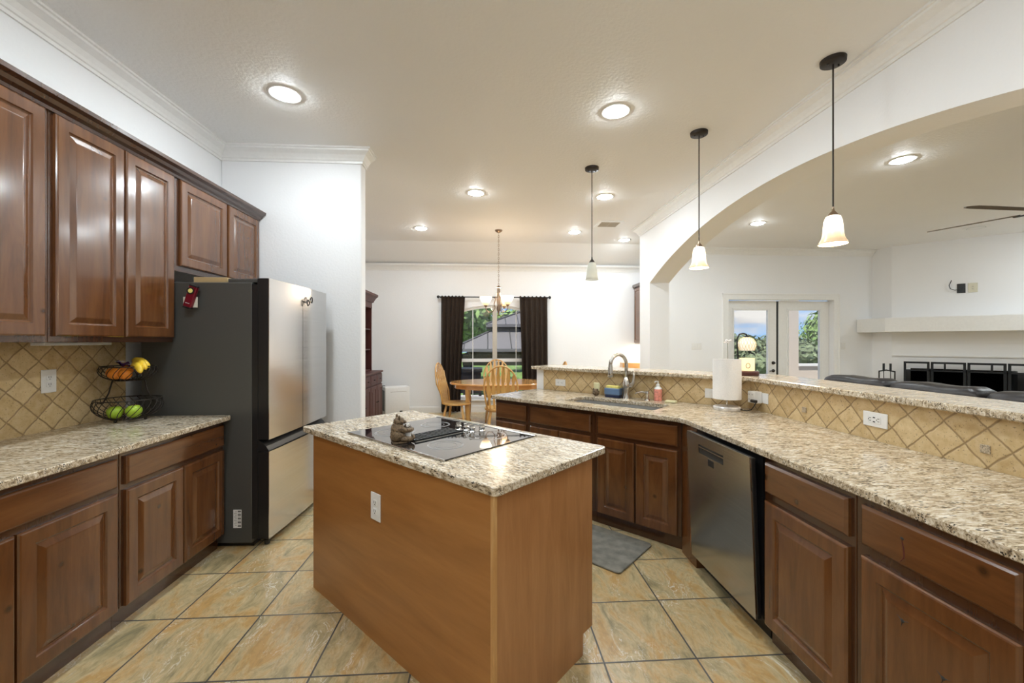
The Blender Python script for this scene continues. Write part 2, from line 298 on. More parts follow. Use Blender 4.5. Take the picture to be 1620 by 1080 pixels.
# ------------------------------------------------------------------ mesh helpers
class MB:
    def __init__(s): s.b = bmesh.new()
    def box(s, x0, x1, y0, y1, z0, z1, bev=0, mx=None, seg=1):
        r = bmesh.ops.create_cube(s.b, size=1)['verts']
        for v in r: v.co = Vector((x0+(v.co.x+.5)*(x1-x0), y0+(v.co.y+.5)*(y1-y0), z0+(v.co.z+.5)*(z1-z0)))
        if bev:
            es = list({e for v in r for e in v.link_edges})
            o = bmesh.ops.bevel(s.b, geom=es, offset=bev, segments=seg, affect='EDGES', profile=.5)
            r = list({v for f in o['faces'] for v in f.verts} | {v for v in r if v.is_valid})
        if mx:
            for v in r: v.co = mx @ v.co
        return s
    def prism(s, pts, z0, z1, mx=None, ax='z'):
        def P(p, h): return {'z': (p[0], p[1], h), 'x': (h, p[0], p[1]), 'y': (p[0], h, p[1])}[ax]
        a = [s.b.verts.new(P(p, z0)) for p in pts]; c = [s.b.verts.new(P(p, z1)) for p in pts]
        n = len(pts)
        s.b.faces.new(a[::-1]); s.b.faces.new(c)
        for i in range(n): s.b.faces.new((a[i], a[(i+1) % n], c[(i+1) % n], c[i]))
        if mx:
            for v in a+c: v.co = mx @ v.co
        return s
    def lathe(s, prof, seg=24, cx=0, cy=0, cz=0, sx=1, sy=1, mx=None, cap=True):
        rings = []
        for r, z in prof:
            rings.append([s.b.verts.new((cx+r*sx*math.cos(2*PI*i/seg), cy+r*sy*math.sin(2*PI*i/seg), cz+z)) for i in range(seg)] if r > 1e-6 else [s.b.verts.new((cx, cy, cz+z))])
        for a, c in zip(rings, rings[1:]):
            if len(a) == 1 and len(c) == 1: continue
            for i in range(seg):
                j = (i+1) % seg
                if len(a) == 1: s.b.faces.new((a[0], c[j], c[i]))
                elif len(c) == 1: s.b.faces.new((a[i], a[j], c[0]))
                else: s.b.faces.new((a[i], a[j], c[j], c[i]))
        if cap:
            if len(rings[0]) > 1: s.b.faces.new(rings[0][::-1])
            if len(rings[-1]) > 1: s.b.faces.new(rings[-1])
        if mx:
            for r in rings:
                for v in r: v.co = mx @ v.co
        return s
    def tube(s, pts, r, seg=8, closed=False, cap=True):
        P = [Vector(p) for p in pts]; n = len(P); R = r if isinstance(r, (list, tuple)) else [r]*n
        T = []
        for i in range(n):
            if closed: t = P[(i+1) % n]-P[i-1]
            else: t = P[min(i+1, n-1)]-P[max(i-1, 0)]
            T.append(t.normalized())
        up = Vector((0, 0, 1)) if abs(T[0].z) < .9 else Vector((1, 0, 0))
        N = (up-T[0]*up.dot(T[0])).normalized(); rings = []
        for i in range(n):
            if i: N = (N-T[i]*N.dot(T[i])).normalized()
            B = T[i].cross(N)
            rings.append([s.b.verts.new(P[i]+(N*math.cos(2*PI*k/seg)+B*math.sin(2*PI*k/seg))*R[i]) for k in range(seg)])
        for a, c in list(zip(rings, rings[1:]))+([(rings[-1], rings[0])] if closed else []):
            for k in range(seg): s.b.faces.new((a[k], a[(k+1) % seg], c[(k+1) % seg], c[k]))
        if cap and not closed: s.b.faces.new(rings[0][::-1]); s.b.faces.new(rings[-1])
        return s
    def sphere(s, c, r, sc=(1, 1, 1), u=16, v=10, jit=0):
        o = bmesh.ops.create_uvsphere(s.b, u_segments=u, v_segments=v, radius=r)['verts']
        for x in o:
            k = 1+random.uniform(-jit, jit)
            x.co = Vector((c[0]+x.co.x*sc[0]*k, c[1]+x.co.y*sc[1]*k, c[2]+x.co.z*sc[2]*k))
        return s
    def rings(s, w, h, prof, x0=0, z0=0):
        # a slab facing -y, built of rectangular rings (inset, y)
        prev = None
        for ins, y in prof:
            q = [s.b.verts.new(p) for p in ((x0+ins, y, z0+ins), (x0+w-ins, y, z0+ins), (x0+w-ins, y, z0+h-ins), (x0+ins, y, z0+h-ins))]
            if prev:
                for i in range(4): s.b.faces.new((prev[i], prev[(i+1) % 4], q[(i+1) % 4], q[i]))
            else: s.b.faces.new(q[::-1])
            prev = q
        s.b.faces.new(prev); return s
    def build(s, name, mat, parent=None, smooth=False, loc=None, rz=None, bevel=0):
        bmesh.ops.recalc_face_normals(s.b, faces=s.b.faces)
        me = bpy.data.meshes.new(name); s.b.to_mesh(me); s.b.free()
        me.materials.append(M[mat] if isinstance(mat, str) else mat)
        o = bpy.data.objects.new(name, me); COL.objects.link(o)
        if smooth:
            for p in me.polygons: p.use_smooth = True
            if smooth is not True:
                md = None
                try:
                    me.set_sharp_from_angle(angle=math.radians(smooth))
                except Exception: pass
        if bevel:
            b = o.modifiers.new('bevel', 'BEVEL'); b.width = bevel; b.segments = 2; b.limit_method = 'ANGLE'
        if parent: o.parent = parent
        if loc: o.location = loc
        if rz is not None: o.rotation_euler = (0, 0, rz)
        return o
def rot_to(loc, d):
    # matrix taking +z to direction d at loc
    q = Vector((0, 0, 1)).rotation_difference(Vector(d).normalized())
    return Matrix.Translation(loc) @ q.to_matrix().to_4x4()
def tag(o, label=None, cat=None, group=None, kind=None):
    if label: o['label'] = label
    if cat: o['category'] = cat
    if group: o['group'] = group
    if kind: o['kind'] = kind
    return o
def empty(name, label, cat, loc=(0, 0, 0), rz=0, group=None):
    o = bpy.data.objects.new(name, None); COL.objects.link(o); o.empty_display_size = .1
    o.location = loc; o.rotation_euler = (0, 0, rz); return tag(o, label, cat, group)
def struct(name, mb, mat, **k):
    o = mb.build(name, mat, **k); o['kind'] = 'structure'; return o
def copy_tree(o, parent=None):
    c = o.copy(); COL.objects.link(c); c.parent = parent
    for ch in [x for x in bpy.data.objects if x.parent == o]: copy_tree(ch, c)
    return c
def sweep(mb, path, prof, side=1):
    # prof: (offset from path towards the room, z); path: 2-D polyline; room is on the left of travel if side=1
    n = len(path); rings = []
    for i in range(n):
        p = Vector(path[i]); ns = []
        if i > 0: d = (p-Vector(path[i-1])).normalized(); ns.append(Vector((-d.y, d.x))*side)
        if i < n-1: d = (Vector(path[i+1])-p).normalized(); ns.append(Vector((-d.y, d.x))*side)
        m = sum(ns, Vector((0, 0))); m.normalize(); k = 1/max(.3, m.dot(ns[0]))
        rings.append([mb.b.verts.new((p.x+m.x*k*o, p.y+m.y*k*o, z)) for o, z in prof])
    q = len(prof)
    for a, c in zip(rings, rings[1:]):
        for k in range(q): mb.b.faces.new((a[k], a[(k+1) % q], c[(k+1) % q], c[k]))
    mb.b.faces.new(rings[0]); mb.b.faces.new(rings[-1][::-1]); return mb
D45 = -PI/4     # frame of the angled run and the island: local x=(1,-1)/sqrt2, local y=(1,1)/sqrt2
def ew(a, b): return ((a+b)/R2, (b-a)/R2)

# ------------------------------------------------------------------ the setting
ZC = 3.22; CT = .908; CB = .876
XL = -2.47; XA = 2.46; YF = 8.35; YB = -1.6; XR = 9.95
struct('floor', MB().box(-2.7, 10.2, -1.8, 8.6, -.08, 0), 'floor')
cm = MB()
cm.prism([(-2.7, -1.8), (10.2, -1.8), (10.2, 8.1), (3.4, 8.1), (3.4, 7.6), (-2.7, 7.6)], ZC, ZC+.1)
cm.prism([(7.6, ZC), (8.5, 2.875), (8.5, 3.4), (7.6, ZC+.1)], -2.7, 3.4, ax='x')
struct('ceiling', cm, 'ceiling')
struct('wall_left', MB().box(XL-.15, XL, YB-.1, 8.5, 0, ZC+.05), 'wall')
struct('wall_back', MB().box(XL-.15, XR+.15, YB-.15, YB, 0, ZC+.05), 'wall')
struct('wall_right', MB().box(XR, XR+.15, YB-.15, 8.5, 0, ZC+.05), 'wall')
struct('wall_stub', MB().box(XL, -1.185, 4.05, 4.19, 0, ZC+.01), 'wall', bevel=.014)
# far wall with the arched window opening
WX0, WX1, WZ0 = -.60, .93, .26
wcx = (WX0+WX1)/2; WR = 2.35; WTOP = 2.134
def warch(x): return WTOP-(WR-math.sqrt(WR*WR-(x-wcx)**2))
fm = MB()
fm.box(XL, WX0, YF, YF+.15, 0, ZC+.02); fm.box(WX1, 3.5, YF, YF+.15, 0, ZC+.02); fm.box(WX0, WX1, YF, YF+.15, 0, WZ0)
n = 16
for i in range(n):
    a = WX0+(WX1-WX0)*i/n; b = WX0+(WX1-WX0)*(i+1)/n
    fm.prism([(a, warch(a)), (b, warch(b)), (b, ZC+.02), (a, ZC+.02)], YF, YF+.15, ax='y')
struct('wall_far', fm, 'wall')
# living room rear wall with the french door opening
DX0, DX1, DZ = 4.695, 6.86, 2.232
lm = MB(); YL = 7.85
lm.box(3.35, DX0, YL, YL+.16, 0, ZC+.02); lm.box(DX1, 7.9, YL, YL+.16, 0, ZC+.02); lm.box(DX0, DX1, YL, YL+.16, DZ, ZC+.02)
struct('wall_living_rear', lm, 'wall')
struct('wall_nook', MB().box(3.35, 3.5, YL+.16, YF+.05, 0, ZC), 'wall')
# chimney breast on the 45 degree corner, with a firebox recess
c1 = Vector((7.72, 7.50)); dd = Vector((1, -1)).normalized(); nn = Vector((1, 1)).normalized()
def cp(s, t=0): p = c1+dd*s+nn*t; return (p.x, p.y)
dm = MB()
dm.prism([(7.67, 8.0), (7.67, 7.86), cp(0), cp(0, .5), (7.9, 8.05)], 0, ZC+.01)
F0, F1, FH = .26, 1.55, .915
dm.prism([cp(0), cp(F0), cp(F0, .5), cp(0, .5)], 0, ZC+.01)
dm.prism([cp(F1), cp(3.1), cp(3.1, .5), cp(F1, .5)], 0, ZC+.01)
dm.prism([cp(F0), cp(F1), cp(F1, .5), cp(F0, .5)], FH, ZC+.01)
dm.prism([cp(F0), cp(F1), cp(F1, .5), cp(F0, .5)], 0, .32)
struct('wall_chimney', dm, 'wall')
struct('wall_firebox', MB().prism([cp(F0-.02, .5), cp(F1+.02, .5), cp(F1+.02, .56), cp(F0-.02, .56)], .3, 1.0), 'brick')
struct('trim_1', MB().prism([cp(0, -.03), cp(2.6, -.03), cp(2.6, .02), cp(0, .02)], 1.135, 1.16), 'trim')
struct('trim_2', MB().prism([cp(-.1, -.45), cp(2.8, -.45), cp(2.8, 0), cp(-.05, 0)], 0, .30), 'wall', bevel=.01)
struct('trim_3', MB().prism([(7.33, 7.84), (7.33, 7.25), cp(.35, -.43), cp(2.9, -.43), cp(2.9, -.005), cp(0, -.005), (7.66, 7.84)], 1.585, 1.845), 'trim', bevel=.006)
# arch wall between kitchen and living room
AY0, AY1, ACY, APK, AR = .95, 6.15, 3.55, 2.81, 6.8
def az(y): return APK-(AR-math.sqrt(AR*AR-(y-ACY)**2))
am = MB(); XB = 2.76; YE = 6.56
b = am.b
ys = [AY0+(AY1-AY0)*i/48 for i in range(49)]
out = [(YB, 0), (AY0, 0)]+[(y, az(y)) for y in ys]+[(AY1, 0), (YE, 0), (YE, ZC+.01), (YB, ZC+.01)]
fr = [b.verts.new((XA, y, z)) for y, z in out]; bk = [b.verts.new((XB, y, z)) for y, z in out]
N_ = len(out)
for i in range(N_): b.faces.new((fr[i], fr[(i+1) % N_], bk[(i+1) % N_], bk[i]))
for V_, fl in ((fr, 1), (bk, 0)):
    arc = V_[2:51]; tl, tr = V_[-1], V_[-2]
    # piers
    top = [b.verts.new((v.co.x, v.co.y, ZC+.01)) for v in arc]
    b.faces.new([V_[0], V_[1], V_[2], top[0], V_[-1]]); b.faces.new([V_[50], V_[51], V_[52], V_[53], top[-1]])
    for i in range(48): b.faces.new((arc[i], arc[i+1], top[i+1], top[i]))
struct('wall_arch', am, 'wall')
# half-height wall behind the counters
pm = MB(); PT = 1.116
k = 3.522*R2
pm.prism([(1.976, .4), (2.11, .4), (2.11, 3.655*R2-2.11), ew(-2.76, 3.655), ew(-2.76, 3.522), (1.976, k-1.976)], 0, PT)
struct('wall_half_height', pm, 'wall')
# crown mouldings
CP = [(0, -.125), (.012, -.125), (.014, -.105), (.022, -.10), (.030, -.083), (.050, -.055), (.078, -.036), (.088, -.03), (.090, -.016), (.104, -.014), (.104, 0), (0, 0)]
def crown(name, path, side, z=ZC): return struct(name, sweep(MB(), path, [(o, z+h) for o, h in CP], side), 'trim')
crown('trim_4', [(XL, YB), (XL, 4.05), (-1.185, 4.05), (-1.185, 4.19)], -1)
crown('trim_5', [(XA, YB), (XA, YE), (XB, YE), (XB, YB)], 1)
crown('trim_6', [(XL, YF), (3.35, YF)], -1, 2.935)
crown('trim_7', [(3.35, YL), (7.67, YL)], -1)
BP = [(0, 0), (.016, 0), (.016, .10), (.010, .125), (0, .125)]
struct('baseboard_far', sweep(MB(), [(XL, YF), (3.3, YF)], BP, -1), 'trim')
struct('baseboard_living', sweep(MB(), [(3.36, YL), (DX0-.13, YL)], BP, -1), 'trim')
# door casing
cs = MB()
cs.box(DX0-.11, DX0+.005, YL-.02, YL, 0, DZ+.11); cs.box(DX1-.005, DX1+.11, YL-.02, YL, 0, DZ+.11); cs.box(DX0-.11, DX1+.11, YL-.021, YL, DZ-.005, DZ+.11)
cs.box(DX0-.115, DX0-.09, YL-.03, YL, 0, DZ+.115); cs.box(DX1+.09, DX1+.115, YL-.03, YL, 0, DZ+.115); cs.box(DX0-.115, DX1+.115, YL-.031, YL, DZ+.09, DZ+.115)
struct('trim_8', cs, 'trim', bevel=.003)
def french_leaf(name, x0, x1, g0, g1, latch):
    y0, y1 = 7.955, 8.0; z1 = 2.215; gz0, gz1 = .30, 2.03
    m = MB(); m.box(x0, g0-.03, y0, y1, .01, z1); m.box(g1+.03, x1, y0, y1, .01, z1); m.box(g0-.03, g1+.03, y0, y1, .01, gz0-.03); m.box(g0-.03, g1+.03, y0, y1, gz1+.03, z1)
    d = struct(name, m, 'trim')
    f = MB(); w = .035
    f.box(g0-w, g0, y0-.012, y1, gz0-w, gz1+w); f.box(g1, g1+w, y0-.012, y1, gz0-w, gz1+w); f.box(g0, g1, y0-.012, y1, gz0-w, gz0); f.box(g0, g1, y0-.012, y1, gz1, gz1+w)
    f.build('glazing_bead', 'white_plastic', d, bevel=.003)
    MB().box(g0, g1, y0+.018, y0+.024, gz0, gz1).build('glass_pane', 'glass', d)
    if latch:
        MB().lathe([(0, 0), (.032, 0), (.032, .012), (.02, .02), (.02, .045), (.0, .05)], 20, mx=rot_to((x1-.065, y0, .985), (0, -1, 0))).build('deadbolt', 'bronze', d, smooth=40)
        h = MB().lathe([(0, 0), (.030, 0), (.030, .012), (.012, .018), (.012, .05), (0, .05)], 20, mx=rot_to((x1-.065, y0, .83), (0, -1, 0)))
        h.tube([(x1-.065, y0-.045, .83), (x1-.1, y0-.05, .835), (x1-.17, y0-.05, .825)], .009)
        h.build('lever_handle', 'bronze', d, smooth=40)
    return d
french_leaf('door_1', 4.70, 5.752, 4.88, 5.575, True)
french_leaf('door_2', 5.800, 6.855, 6.01, 6.655, False)
struct('trim_9', MB().box(5.758, 5.794, 7.962, 7.99, 0, 2.21), 'slot')
# arched dining window
wf = MB(); n = 20; fw = .045
outp = [(WX0, WZ0), (WX1, WZ0)]+[(WX1-(WX1-WX0)*i/n, warch(WX1-(WX1-WX0)*i/n)) for i in range(n+1)]
def shrink(p, w):
    x, z = p
    x2 = min(max(x, WX0+w), WX1-w); return (x2, min(max(z, WZ0+w), warch(x2)-w))
for i in range(len(outp)):
    a, c = outp[i], outp[(i+1) % len(outp)]
    wf.prism([a, c, shrink(c, fw), shrink(a, fw)], YF+.05, YF+.12, ax='y')
win = struct('window_1', wf, 'trim')
MB().box(.125, .215, YF+.04, YF+.12, WZ0+.03, 2.12).build('mullion', 'beige', win)
MB().box(WX0+.03, WX1-.03, YF+.055, YF+.115, 1.0, 1.065).build('meeting_rail', 'white_plastic', win)
MB().box(WX0-.03, WX1+.03, YF-.05, YF+.05, WZ0-.03, WZ0).build('window_sill', 'trim', win, bevel=.004)
mu = MB()
for x in (-.27, .60): mu.box(x-.007, x+.007, YF+.06, YF+.075, WZ0, warch(x)-.02)
mu.box(WX0, WX1, YF-.018, YF, .10, .12); mu.box(WX0, WX1, YF-.018, YF, .02, .04)
mu.build('sash_bars', 'white_plastic', win)
gp = MB(); b = gp.b
b.faces.new([b.verts.new((x, YF+.085, z)) for x, z in outp]); gp.build('glass_pane', 'glass', win)

# ------------------------------------------------------------------ cabinets
DOORP = [(0, 0), (0, -.013), (.004, -.018), (.009, -.020), (.060, -.020), (.064, -.013), (.069, -.0105), (.073, -.0105), (.098, -.0185), (.103, -.019)]
DRWP = [(0, 0), (0, -.012), (.004, -.016), (.010, -.020), (.014, -.020)]
def cab(name, label, loc, rz, x0, x1, z0, z1, depth, doors, drawers=(), toe=.10, group=None, body_mat='wood_dark', low=False):
    r = empty(name, label, 'cabinet', loc, rz, group)
    m = MB()
    if toe and low: m.prism([(0, z0+toe), (depth, z0+toe), (depth, z1-.23), (.03, z1-.23), (.03, z1), (0, z1)], x0, x1, ax='x')
    elif toe: m.prism([(0, z0+toe), (depth, z0+toe), (depth, z1), (0, z1)], x0, x1, ax='x')
    else: m.box(x0, x1, 0, depth, z0, z1)
    bd = m.build('cabinet_body', body_mat, r, bevel=.002)
    if toe: MB().box(x0, x1, .035, depth, z0, z0+toe).build('toe_kick', 'wood_dark', r)
    for a, c, e, f in doors: MB().rings(c-a, f-e, DOORP, a, e).build('door', 'wood', r)
    for a, c, e, f in drawers: MB().rings(c-a, f-e, DRWP, a, e).build('drawer_front', 'wood_x', r)
    return r
ZD0, ZD1, ZR0, ZR1 = .10, .675, .702, .842
# left base run: local x = world Y, front plane X=-1.795
LX = (-1.795, 0, 0)
cab('base_cabinet', 'two-door base cabinet under the left counter, nearest the camera, with one wide drawer', LX, PI/2, 1.235, 2.155, 0, CB, .665, [(1.262, 1.690, ZD0, ZD1), (1.700, 2.132, ZD0, ZD1)], [(1.262, 2.132, ZR0, ZR1)])
cab('base_cabinet', 'two-door base cabinet under the left counter, beside the refrigerator', LX, PI/2, 2.157, 2.962, 0, CB, .665, [(2.182, 2.570, ZD0, ZD1), (2.580, 2.952, ZD0, ZD1)], [(2.182, 2.952, ZR0, ZR1)])
UX = (-2.13, 0, 0)
cab('wall_cabinet', 'tall two-door wall cabinet at the left edge of the photo', UX, PI/2, 1.235, 2.163, 1.406, 2.56, .335, [(1.262, 1.695, 1.436, 2.532), (1.706, 2.140, 1.436, 2.532)], toe=0)
cab('wall_cabinet', 'tall two-door wall cabinet above the fruit stand, left of the refrigerator cabinet', UX, PI/2, 2.165, 2.976, 1.406, 2.56, .335, [(2.188, 2.577, 1.436, 2.532), (2.589, 2.969, 1.436, 2.532)], toe=0)
cab('wall_cabinet', 'short two-door wall cabinet above the refrigerator', UX, PI/2, 2.978, 4.046, 1.895, 2.56, .335, [(3.028, 3.545, 1.935, 2.532), (3.570, 4.030, 1.935, 2.532)], toe=0)
cc = sweep(MB(), [(-2.13, 1.23), (-2.13, 4.048)], [(0, 2.535), (.012, 2.535), (.016, 2.55), (.034, 2.562), (.044, 2.58), (.066, 2.592), (.07, 2.612), (0, 2.612)], -1)
tag(cc.build('cabinet_crown', 'wood_dark'), 'dark wood crown moulding along the tops of the left wall cabinets', 'moulding')
tag(MB().box(-2.40, -2.33, 2.35, 2.75, 1.388, 1.4055).build('undercabinet_light', 'white_plastic', bevel=.003), 'thin white light bar under the wall cabinet over the fruit stand', 'light')
# right run facing -X : local x=-Y
RX = (1.305, 0, 0)
cab('base_cabinet', 'base cabinet with one drawer and one door, right of the dishwasher', RX, -PI/2, -1.880, -1.395, 0, CB, .64, [(-1.862, -1.416, ZD0, ZD1)], [(-1.862, -1.416, ZR0+.01, ZR1+.008)])
cab('base_cabinet', 'one-door base cabinet with knotty panel at the right edge of the photo', RX, -PI/2, -1.393, -.905, 0, CB, .64, [(-1.363, -.929, ZD0, ZD1)], [(-1.363, -.929, ZR0+.01, ZR1+.008)])
kd = [o for o in bpy.data.objects if o.parent and o.parent.get('label', '').startswith('one-door base cabinet with knotty')]
dr_ = [o for o in kd if o.name.startswith('drawer_front')][0]; do_ = [o for o in kd if o.name.startswith('door')][0]
m = MB(); m.tube([(-1.215, -.0202, .795), (-1.210, -.0202, .77), (-1.208, -.0202, .745), (-1.222, -.0202, .725)], [.0015, .0022, .0020, .0008], 5); m.build('red_stain_run', 'stain', dr_)
m = MB(); m.sphere((-1.215, -.0195, .800), .0055, (1.2, .3, .8), 10, 6); m.build('knot', 'slot', dr_)
for x, z in ((-1.215, .545), (-1.10, .46), (-1.17, .30), (-1.06, .24)):
    m = MB(); m.sphere((x, -.019, z), .006, (1, .25, 1), 10, 6)
    for a_ in (.4, 2.6, 4.5): m.tube([(x, -.0192, z), (x+.02*math.cos(a_), -.0192, z+.02*math.sin(a_))], [.0018, .0004], 4)
    m.build('knot', 'slot', do_)
# angled run, local frame e1,e2 ; front plane y=2.848
def diagcab(label, x0, x1, doors, drawers): return cab('base_cabinet', label, (2.848/R2, 2.848/R2, 0), D45, x0, x1, 0, CB, .60, doors, drawers, low=x0 > -2.5)
diagcab('narrow base cabinet at the end of the sink run nearest the dining table', -2.72, -2.321, [(-2.705, -2.344, ZD0, ZD1)], [(-2.705, -2.344, ZR0, ZR1)])
diagcab('two-door base cabinet in the sink run, mostly hidden behind the island', -2.319, -1.661, [(-2.297, -1.996, ZD0, ZD1), (-1.988, -1.690, ZD0, ZD1)], [(-2.297, -1.690, ZR0, ZR1)])
diagcab('two-door sink cabinet left of the dishwasher, with wide false drawer', -1.659, -1.000, [(-1.631, -1.332, ZD0, ZD1), (-1.320, -1.024, ZD0, ZD1)], [(-1.631, -1.024, ZR0, ZR1)])
# corner filler between angled run and dishwasher
fl = MB().prism([(ew(-.998, 2.852)), (1.305, 2.60), (1.305, 2.520), (1.40, 2.520), (1.5, 2.72)], .0, CB)
tag(fl.build('corner_filler', 'wood'), 'narrow wood filler panel between the sink cabinet and dishwasher', 'panel')

# ------------------------------------------------------------------ counters
def slab(name, pts, z0, z1, label, hole=None):
    m = MB(); b = m.b
    m.prism(pts, z0, z1)
    o = m.build(name, 'granite')
    tag(o, label, 'countertop'); return o
slab('countertop', [(XL, .3), (-1.735, .3), (-1.735, 2.950), (-1.750, 2.965), (XL, 2.965)], CB, CT, 'granite countertop with fruit stand against the left wall').modifiers.new('b', 'BEVEL').width = .004
# L-shaped counter with sink hole
fy = 2.793*R2; by = 3.511*R2
corner = Vector((1.28, fy-1.28))
fil = []
t1 = corner+Vector((0, -.06)); t2 = corner+Vector((-1, 1)).normalized()*.06
for i in range(6):
    t = i/5; p = t1*(1-t)**2+corner*2*t*(1-t)+t2*t*t; fil.append((p.x, p.y))
outer = [(1.965, .4), (1.965, by-1.965), ew(-2.745, 3.511), ew(-2.745, 2.82), ew(-2.725, 2.793)]+fil[::-1]+[(1.28, .4)]
sx0, sx1, sy0, sy1 = -2.045, -1.245, 2.965, 3.310
def rr(x0, x1, y0, y1, r, n=5):
    P = []
    for cx, cy, a0 in ((x1-r, y1-r, 0), (x0+r, y1-r, 90), (x0+r, y0+r, 180), (x1-r, y0+r, 270)):
        for i in range(n+1): a = math.radians(a0+90*i/n); P.append((cx+r*math.cos(a), cy+r*math.sin(a)))
    return P
hole = [ew(*p) for p in rr(sx0, sx1, sy0, sy1, .03)]
cmb = MB(); b = cmb.b
def ringv(pts, z): return [b.verts.new((x, y, z)) for x, y in pts]
def loop(vs): return [b.edges.get((vs[i], vs[(i+1) % len(vs)])) or b.edges.new((vs[i], vs[(i+1) % len(vs)])) for i in range(len(vs))]
O0, O1, H0, H1 = ringv(outer, CB), ringv(outer, CT), ringv(hole, CB), ringv(hole, CT)
for A, B_ in ((O0, O1), (H0, H1)):
    for i in range(len(A)): b.faces.new((A[i], A[(i+1) % len(A)], B_[(i+1) % len(A)], B_[i]))
for A, B_ in ((O0, H0), (O1, H1)): bmesh.ops.triangle_fill(b, use_beauty=True, edges=loop(A)+loop(B_))
ob = cmb.build('countertop', 'granite'); tag(ob, 'granite countertop holding the sink, turning the corner past the dishwasher', 'countertop')
bm = ob.modifiers.new('b', 'BEVEL'); bm.width = .004; bm.limit_method = 'ANGLE'
# raised bar top
bk_ = 3.452; bf = 3.845
bp = [(1.93, .4), (1.93, bk_*R2-1.93), ew(-2.785, bk_), ew(-2.785, bf), (2.29, bf*R2-2.29), (2.29, .4)]
o = slab('bar_top', bp[::-1], PT+.001, 1.15, 'raised granite bar top behind the sink and right counter'); o['category'] = 'countertop'; md = o.modifiers.new('b', 'BEVEL'); md.width = .005; md.limit_method = 'ANGLE'
# backsplashes
def splash(name, mb, mat, label, loc=(0, 0, 0), rz=0): return tag(mb.build(name, mat, loc=loc, rz=rz), label, 'backsplash')
s1 = splash('tile_backsplash', MB().box(XL+.0005, XL+.010, .3, 3.008, CT, 1.405), 'tile_left', 'diamond-set travertine backsplash on the left wall')
s2 = splash('tile_backsplash', MB().prism([(1.965, .4), (1.9755, .4), (1.9755, by+.015-1.9755), (1.965, by-1.965)], CT, PT), 'tile_right', 'diamond-set travertine strip below the bar top on the right')
s3 = splash('tile_backsplash', MB().prism([(-2.66, 3.511), (-.733, 3.511), (-.733, 3.5215), (-2.66, 3.5215)], CT, PT), 'tile_diag', 'diamond-set travertine strip behind the sink', rz=D45)
MB().box(1.9595, 1.965, 1.509, 1.543, .970, 1.003, .001).build('accent_tile', 'accent', s2)
MB().box(1.9595, 1.965, 2.447, 2.481, .971, 1.004, .001).build('accent_tile', 'accent', s2)

# ------------------------------------------------------------------ island (local frame e1,e2)
isl = empty('kitchen_island', 'freestanding kitchen island with orange-brown wood panels and granite top', 'island', (0, 0, 0), D45)
IX0, IX1, IY0, IY1 = -2.43, -1.003, 1.040, 1.70
ib = MB(); ib.prism([(IY0+.012, 0), (1.617, 0), (1.617, .10), (IY1, .10), (IY1, CB), (IY0+.012, CB)], IX0, IX1-.012, ax='x')
ib.build('island_body', 'wood_dark', isl)
MB().box(IX0, IX1, IY0, IY0+.012, 0, CB).build('long_side_panel', 'wood_island', isl)
MB().prism([(IY0+.0125, 0), (1.617, 0), (1.617, .095), (IY1-.004, .095), (IY1-.004, CB), (IY0+.0125, CB)], IX1-.012, IX1, ax='x').build('end_panel', 'wood_island_end', isl)
MB().prism([(IY0, 0), (1.6, 0), (1.6, CB), (IY0, CB)], IX0-.012, IX0, ax='x').build('end_panel', 'wood_island_end', isl)
MB().box(IX1-.016, IX1+.003, IY0-.003, IY0+.016, 0, CB, .003).build('corner_strip', 'strip', isl)
for a, c in ((-2.40, -1.95), (-1.94, -1.49), (-1.48, -1.03)):
    m = MB().rings(c-a, .575, DOORP, a, ZD0); 
    for v in m.b.verts: v.co = Vector((v.co.x, IY1-v.co.y, v.co.z))
    m.build('door', 'wood', isl)
tp = MB().prism(rr(-2.571, -.984, 1.028, 1.800, .022, 3), CB, CT).build('island_top', 'granite', isl); tp.modifiers.new('b', 'BEVEL').width = .003
tp.modifiers['b'].limit_method = 'ANGLE'; tp['label'] = 'granite island top'

# ------------------------------------------------------------------ cooktop
ck = empty('cooktop', 'black glass electric cooktop with centre vent set in the island', 'cooktop', (*ew(-1.778, 1.423), CT), D45)
gx, gy = .410, .300
MB().box(-gx, gx, -gy, gy, .0005, .006, .002).build('glass_top', 'ctglass', ck)
MB().box(-gx-.002, gx+.002, -gy-.010, -gy, 0, .009, .002).build('front_trim', 'steel', ck)
MB().box(-gx-.002, gx+.002, gy, gy+.022, 0, .009, .002).build('rear_trim', 'steel', ck)
vm = MB(); vm.box(-.062, .062, -.20, .115, .006, .009)
vt = vm.build('vent_tray', 'steel', ck)
vs = MB()
for i in range(15): y = -.188+.29*i/14; vs.box(-.055, .055, y-.0045, y+.0045, .0085, .014)
vs.box(-.062, -.055, -.2, .115, .0085, .015); vs.box(.055, .062, -.2, .115, .0085, .017); vs.build('vent_grille', 'iron', vt)
def ring(mb, cx, cy, r, w=.0022): mb.lathe([(r-w, .0060), (r-w, .0066), (r+w, .0066), (r+w, .0060)], 40, cx, cy, 0, cap=False)
for cx, cy, r in ((.215, -.135, .085), (.215, .14, .105), (-.215, -.135, .105), (-.215, .14, .085)):
    rg = MB(); ring(rg, cx, cy, r); ring(rg, cx, cy, r*.93, .0012); ring(rg, cx, cy, r*.62, .0012); rg.build('burner_ring', 'ring', ck)
for x, y in ((.0, .135), (.045, .150), (.095, .150), (.120, .20)):
    kb = MB().lathe([(.019, 0), (.019, .004), (.016, .008), (.017, .022), (.013, .028), (0, .028)], 20, x, y, .006)
    kn = kb.build('control_knob', 'chrome', ck, smooth=35)
    MB().box(x-.0035, x+.0035, y-.017, y+.017, .030, .048, .0015).build('knob_grip', 'chrome', kn)
